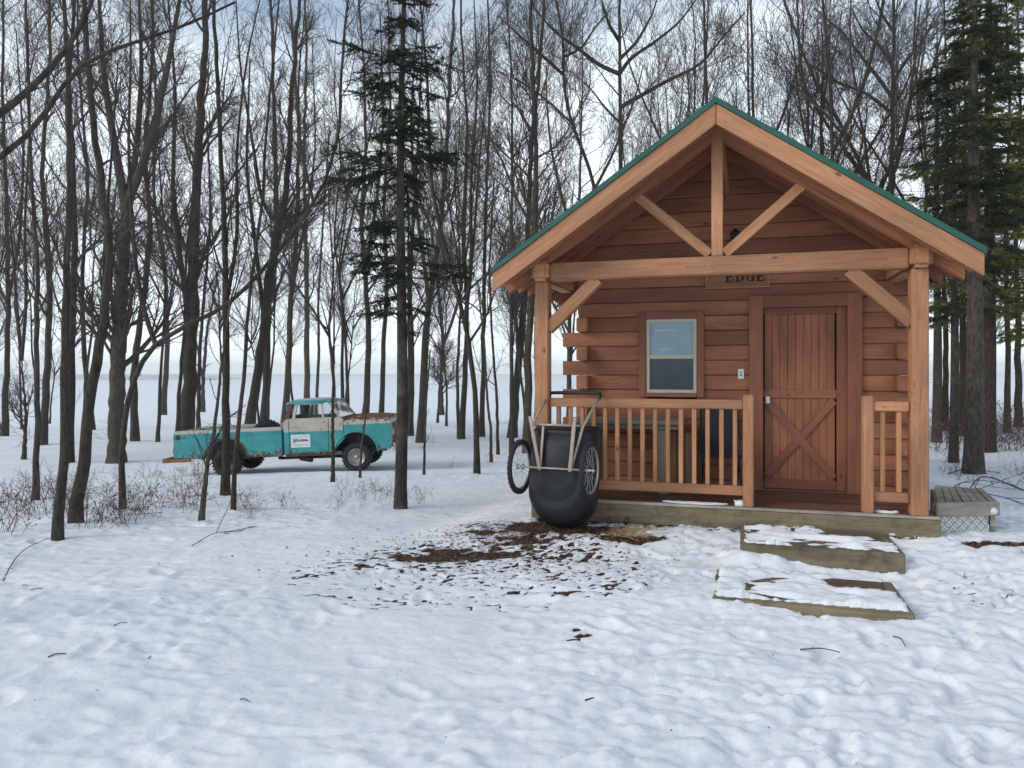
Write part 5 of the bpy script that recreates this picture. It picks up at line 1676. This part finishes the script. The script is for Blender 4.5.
# ------------------------------------------------------------------ conifers
def conifer(name, base, top_z, r0, label, seed, z_lo, Lmax, mat_n, dens=1.0, lean=0.0, needle=.030, bend=-.15, profile=None, keep=None, bark=None, nw=.0035, twigs=14):
    rng = np.random.default_rng(seed)
    T, C, Nn = Soup(), Soup(), Soup()
    b = np.array(base); H = top_z - b[2]
    P = np.array([(lean * t * H + .02 * math.sin(9 * t), .02 * math.cos(7 * t), H * t) for t in np.linspace(0, 1, 30)])
    rad = r0 * (1 - .9 * np.linspace(0, 1, 30) ** 1.1); rad[0] *= 1.25
    P0 = P.copy(); P0[0][2] -= .2
    T.tube(P0, rad, 10)
    nb = int(dens * (H - (z_lo - b[2])) * 17)
    tri = []
    for i in range(nb):
        z = rng.uniform(z_lo - b[2], H * .99)
        t = z / H
        p, _ = interp_path(P, t)
        f = profile(t) if profile else min(1, (1 - t) * 2.2)
        L = Lmax * f * rng.uniform(.28, 1.0)
        az = rng.uniform(0, 2 * math.pi)
        if keep and not keep(az, z + b[2], rng): continue
        d = np.array([math.cos(az), math.sin(az), rng.uniform(-.1, .25)])
        Q = [p]; n = 7
        for k in range(n):
            d = d + rng.normal(0, .07, 3) + np.array([0, 0, bend * .25 if k < 4 else .06]); d /= np.linalg.norm(d)
            Q.append(Q[-1] + d * L / n)
        Q = np.array(Q)
        C.tube(Q, np.linspace(.006 + L * .008, .003, n + 1), 4)
        nt = int(twigs * min(1.5, L / .8) + 3)
        for j in range(nt):
            tt = rng.uniform(.25, 1.0)
            p2, d2 = interp_path(Q, tt)
            sd = np.cross(d2, [0, 0, 1.0]); sd /= np.linalg.norm(sd) + 1e-9
            sg = 1 if rng.random() < .5 else -1
            dd = d2 * rng.uniform(.4, .9) + sd * sg * rng.uniform(.5, .9) + np.array([0, 0, rng.uniform(-.35, .05)])
            dd /= np.linalg.norm(dd)
            l = rng.uniform(.12, .30) * min(1.2, .5 + L) * (1.2 - .4 * tt)
            e_ = p2 + dd * l + np.array([0, 0, -l * .1])
            C.tube(np.array([p2, e_]), [.0035, .002], 3)
            m = max(6, int(l / needle * 8.0))
            u = rng.uniform(0.02, 1.05, m)[:, None]
            o = p2 + (e_ - p2) * u
            rv = rng.normal(0, 1, (m, 3)); rv /= np.linalg.norm(rv, axis=1)[:, None]
            nd = dd[None, :] * .75 + rv * .8; nd /= np.linalg.norm(nd, axis=1)[:, None]
            wv = np.cross(nd, rng.normal(0, 1, (m, 3))); wv /= np.linalg.norm(wv, axis=1)[:, None]
            ln = needle * rng.uniform(.7, 1.25, m)[:, None]
            tri.append(np.stack([o - wv * nw, o + wv * nw, o + nd * ln], 1))
    Nn.tris(np.concatenate(tri))
    e = empty(name, tuple(b)); tag(e, label, 'tree')
    link('trunk', T.mesh('trunk'), bark or M['barks'], e)
    link('crown', C.mesh('crown'), M['bark'], e)
    link('needles', Nn.mesh('needles', False), mat_n, e)
    return e
B = ground(400, 508)
def keep1(az, z, rng):
    if z > 4.3: return True
    dens = .70 if z > 3.3 else .30
    if math.cos(az) < 0 and 2.6 < z < 4.4: dens = min(1, dens + .25)
    return rng.random() < dens
conifer('spruce_tree', B, 8.6, .083, 'dark narrow spruce with a bare lower trunk between truck and cabin', 1, 2.1, .98, M['needle'], dens=2.0, keep=keep1, lean=.006, needle=.040, nw=.0062, twigs=17,
        profile=lambda t: min(1.0, (1.02 - t) * 2.4) * (.75 + .25 * math.sin(t * 40)))
# dead side twigs on the spruce's lower trunk
# right hand conifers
def right_keep(az, z, rng): return rng.random() < (1.0 if z > 4.2 else .55)
Y = 15.2
B2 = ground(989, 452)
conifer('spruce_tree', B2, 13.0, .145, 'large spruce with olive green boughs at the right edge', 2, 2.9, 2.1, M['needle2'], dens=1.7, needle=.07, nw=.010, lean=.0, bend=-.25, bark=M['bark'], twigs=22,
        profile=lambda t: (.95 if t < .52 else .55) * (.8 + .2 * math.sin(t * 30)))
B3 = ground(974, 472)
conifer('spruce_tree', B3, 9.5, .16, 'nearest thick trunk right of the cabin with dark boughs above', 3, 3.6, 1.4, M['needle'], dens=1.8, needle=.055, nw=.007, bend=-.2, bark=M['bark'], twigs=16)
B4 = ground(954, 463)
conifer('spruce_tree', B4, 8.0, .09, 'thin dark conifer trunk closest to the right porch post', 4, 2.6, 1.1, M['needle'], dens=1.1, needle=.05, nw=.007, bend=-.2, bark=M['bark'], twigs=14)
B5 = ground(937, 442)
conifer('spruce_tree', B5, 10.5, .12, 'dark conifer half hidden by the right porch post', 5, 4.0, 1.7, M['needle'], dens=.45, needle=.055, nw=.008, bend=-.2, bark=M['bark'], twigs=14)
B6 = Vector((13.2, 17.5, float(base_z(13.2, 17.5))))
conifer('spruce_tree', B6, 12.0, .15, 'dark spruce cut by the upper right corner of the picture', 6, 2.4, 2.2, M['needle2'], dens=2.2, needle=.06, nw=.009, bend=-.2, bark=M['bark'], twigs=20)
for k, (px, py, w) in enumerate(((1007, 433, 7), (1018, 428, 8), (963, 436, 9), (945, 432, 7))):
    B = ground(px, py); Y = B.y
    lab = ('slim trunk right of the thick spruce trunks', 'trunk at the right edge behind the slim one', 'dark trunk glimpsed between the thin and the nearest thick conifer trunks', 'dark trunk just behind the half hidden conifer')[k]
    make_tree('bare_tree', B, [B] + [W(px + dx, yy, Y) for dx, yy in ((1, 350), (-2, 250), (3, 120), (0, 20), (-3, -60))], w / 2 / F * Y, lab, seed=300 + k, first=.15, nlimb=18, dens=.9, lvl=2, Lk=1.0)

# ------------------------------------------------------------------ undergrowth
rng = np.random.default_rng(42)
def bush_mesh(n, H, spread, seeds=True, bend=.2, r=.004):
    S = Soup(); tris = []
    for i in range(n):
        p = np.array([rng.normal(0, spread * .4), rng.normal(0, spread * .4), -.03])
        d = np.array([rng.normal(0, .35), rng.normal(0, .35), 1.0]); d /= np.linalg.norm(d)
        q = wander(p, d, H * rng.uniform(.5, 1.1), rng, 5, -.02, bend)
        S.tube(q, np.linspace(r, r * .5, 6), 3)
        for j in range(rng.integers(2, 5)):
            t = rng.uniform(.3, .95); a, dd = interp_path(q, t)
            q2 = wander(a, side_dir(dd, rng, rng.uniform(.5, 1.1)), H * rng.uniform(.15, .4), rng, 3, 0, .25)
            S.tube(q2, np.linspace(r * .6, r * .4, 4), 3)
            if seeds and rng.random() < .55:
                m = 5; o = q2[-1] + rng.normal(0, .012, (m, 3))
                u = rng.normal(0, .014, (m, 3)); v = rng.normal(0, .014, (m, 3))
                tris.append(np.stack([o, o + u, o + v], 1))
    if tris: S.tris(np.concatenate(tris))
    return S.mesh('shrub', False)
bushes = [bush_mesh(9, .55, .35) for _ in range(4)] + [bush_mesh(6, .75, .3, False) for _ in range(2)]
for m_ in bushes: m_.materials.append(M['weed'])
# left thicket: nobody could count its stems: one object
thick = []
S = Soup()
src = []
for m_ in bushes:
    v = np.empty(len(m_.vertices) * 3); m_.vertices.foreach_get('co', v); v = v.reshape(-1, 3)
    src.append((v, [tuple(p.vertices) for p in m_.polygons]))
allv, f3, f4, nn = [], [], [], 0
def scatter(px, py, sc):
    global nn
    B = ground(px, py); k = rb.randrange(len(src)); v, fs = src[k]
    a = rb.uniform(0, 6.28); c, s_ = math.cos(a), math.sin(a)
    w_ = np.stack([v[:, 0] * c - v[:, 1] * s_, v[:, 0] * s_ + v[:, 1] * c, v[:, 2]], -1) * sc + np.array(B)
    allv.append(w_)
    for f in fs: (f3 if len(f) == 3 else f4).append([q + nn for q in f])
    nn += len(v)
for i in range(70):
    px = rb.uniform(-30, 205); py = rb.uniform(478, 532) - max(0, px - 120) * .12
    scatter(px, py, rb.uniform(.45, 1.0))
def flush(name, label, mat):
    global allv, f3, f4, nn
    S = Soup(); S.v = allv; S.f3 = [np.array(f3)] if f3 else []; S.f4 = [np.array(f4)] if f4 else []
    o = link(name, S.mesh(name, False), mat); tag(o, label, 'undergrowth', kind='stuff')
    allv, f3, f4, nn = [], [], [], 0
    return o
flush('undergrowth', 'thicket of dry brown stems and seed heads round the trunks at lower left', M['weed'])
for i in range(34):
    z = rb.choice(((150, 400, 488, 512), (200, 300, 495, 520), (420, 500, 428, 470), (345, 420, 488, 505)))
    scatter(rb.uniform(z[0], z[1]), rb.uniform(z[2], z[3]), rb.uniform(.3, .65))
flush('dry_weeds', 'sparse dry weed stalks poking through the snow in front of the truck', M['weed'])
for i in range(60):
    scatter(rb.uniform(935, 1100), rb.uniform(424, 452), rb.uniform(.9, 2.0))
for i in range(16):
    scatter(rb.uniform(938, 1040), rb.uniform(462, 490), rb.uniform(.3, .6))
flush('brush', 'tangle of thin brown brush on the snow among the trunks right of the cabin', M['weed'])

# fallen branches
def stick(name, pts, r, label, seed, Y=None, side=3, lvl=1):
    rg_ = np.random.default_rng(seed)
    P = [np.array(p) for p in pts]
    S = Soup(); Q = resample(P, 12)
    c0_ = Q[0].copy()
    branch(S, Q - c0_, r, r * .5, rg_, lvl, .5)
    o = link(name, S.mesh(name), M['bark'], None, loc=tuple(c0_))
    return tag(o, label, 'branch')
def gp(px, py, h=0.0):
    B = ground(px, py); return (B.x, B.y, B.z + h)
stick('fallen_branch', [gp(1040, 499, .02), gp(1005, 494, .12), gp(985, 489, .25), gp(972, 494, .12), gp(966, 503, .1), gp(990, 500, .12), gp(1030, 510, .05)], .012, 'crooked fallen branch looped on the snow right of the grey platform', 1)
stick('fallen_branch', [gp(945, 498, .05), gp(960, 490, .1), gp(985, 484, .06), gp(1010, 486, .02)], .009, 'thin fallen branch behind the grey platform', 2)
stick('fallen_branch', [gp(-6, 600, .0), gp(4, 582, .03), gp(14, 566, .06), gp(26, 554, .06), gp(50, 541, .03)], .006, 'dark bent twig arching out of the snow at the left edge', 3, lvl=0)
stick('fallen_branch', [gp(948, 476, .03), gp(965, 470, .03), gp(1000, 474, .02)], .012, 'straight fallen stick beside the nearest thick trunk on the right', 4, lvl=0)
stick('fallen_branch', [gp(192, 548, .02), gp(215, 536, .04), gp(245, 534, .02), gp(238, 531, .02)], .0028, 'small fallen branch on the snow below the leaning young tree', 5)
stick('twig', [gp(893, 638, .01), gp(901, 642, .02), gp(906, 648, .005)], .004, 'small black curved twig on the snow below the steps', 6, lvl=0)
stick('twig', [gp(800, 651, .005), gp(822, 652, .02), gp(840, 654, .005)], .003, 'thin straight twig on the foreground snow below the lower step', 7, lvl=0)
tw0 = None
for k, (px, py, a) in enumerate(((6, 573, .1), (22, 590, -.3), (31, 593, .5), (114, 633, .9), (48, 661, .7), (148, 660, 1.3), (240, 702, -.4), (415, 560, .3), (258, 505, .2), (585, 700, .1), (690, 712, .5), (860, 598, .3))):
    B = ground(px, py); z = float(full_z(np.array([B.x]), np.array([B.y]))[0])
    if tw0 is None:
        tw0 = stick('small_twig', [(0, 0, .004), (.04, .008, .012), (.09, -.004, .004)], .003, 'tiny dark twig lying on the open foreground snow', 21, lvl=0)
        tw0['group'] = 'tiny twigs scattered on the foreground snow'; o = tw0
    else:
        o = tw0.copy(); COL.objects.link(o)
    o.location = (B.x, B.y, z + .004); o.rotation_euler = (0, 0, a); o.scale = (.6 + .1 * (k % 5),) * 3
# leaf litter and hay
T_ = []
rg_ = np.random.default_rng(8)
for i in range(3300):
    if i < 2000:
        x = .22 + rg_.normal(0, .55); y = 7.32 + rg_.normal(0, .19)
    else:
        x = rg_.normal(-.15, .75); y = rg_.normal(6.6, .45)
    z = float(base_z(x, y)) + .012
    o = np.array([x, y, z + rg_.uniform(0, .012)]); u = rg_.normal(0, .016, 3); v = rg_.normal(0, .016, 3); u[2] *= .4; v[2] *= .4
    T_.append([o, o + u, o + v])
V_ = np.array(T_)
zz = full_z(V_[:, 0, 0], V_[:, 0, 1]); V_[:, :, 2] += (zz - V_[:, 0, 2] + .008)[:, None]
S = Soup(); S.tris(V_); tag(link('leaf_litter', S.mesh('leaf_litter', False), M['leaf']), 'brown leaf litter and bark crumbs on the snow under the cart', 'leaf litter', kind='stuff')
S = Soup()
for i in range(150):
    c = ground(rb.gauss(628, 12), rb.gauss(536, 2.6)); z = float(full_z(np.array([c.x]), np.array([c.y]))[0]) + .01
    a = rb.gauss(.25, .5); d = np.array([math.cos(a), math.sin(a), rb.uniform(-.05, .35)])
    S.tube(wander((c.x, c.y, z), d, rb.uniform(.08, .26), rg_, 4, -.10, .12), np.linspace(.0022, .0012, 5), 3)
tag(link('straw_tuft', S.mesh('straw_tuft', False), M['hay']), 'tuft of pale straw lying on the snow in front of the deck', 'straw', kind='stuff')
for k, px in enumerate((609, 627)):
    c = ground(px, 527); z = float(full_z(np.array([c.x]), np.array([c.y]))[0])
    bm = bmesh.new(); tube(bm, [(.026 * math.cos(2 * math.pi * i / 16), 0, .026 * math.sin(2 * math.pi * i / 16)) for i in range(16)], .006, 6, closed=True)
    tube(bm, [(0, 0, -.06), (0, 0, -.028)], .006, 6)
    o = bm_obj('eye_bolt', bm, M['black'], smooth=True, loc=(c.x, c.y, z + .045), rot=(0, 0, .2 + k * .3))
    tag(o, ('left of two small dark rings sticking out of the snow near the straw', 'right of two small dark rings sticking out of the snow above the straw')[k], 'ring')
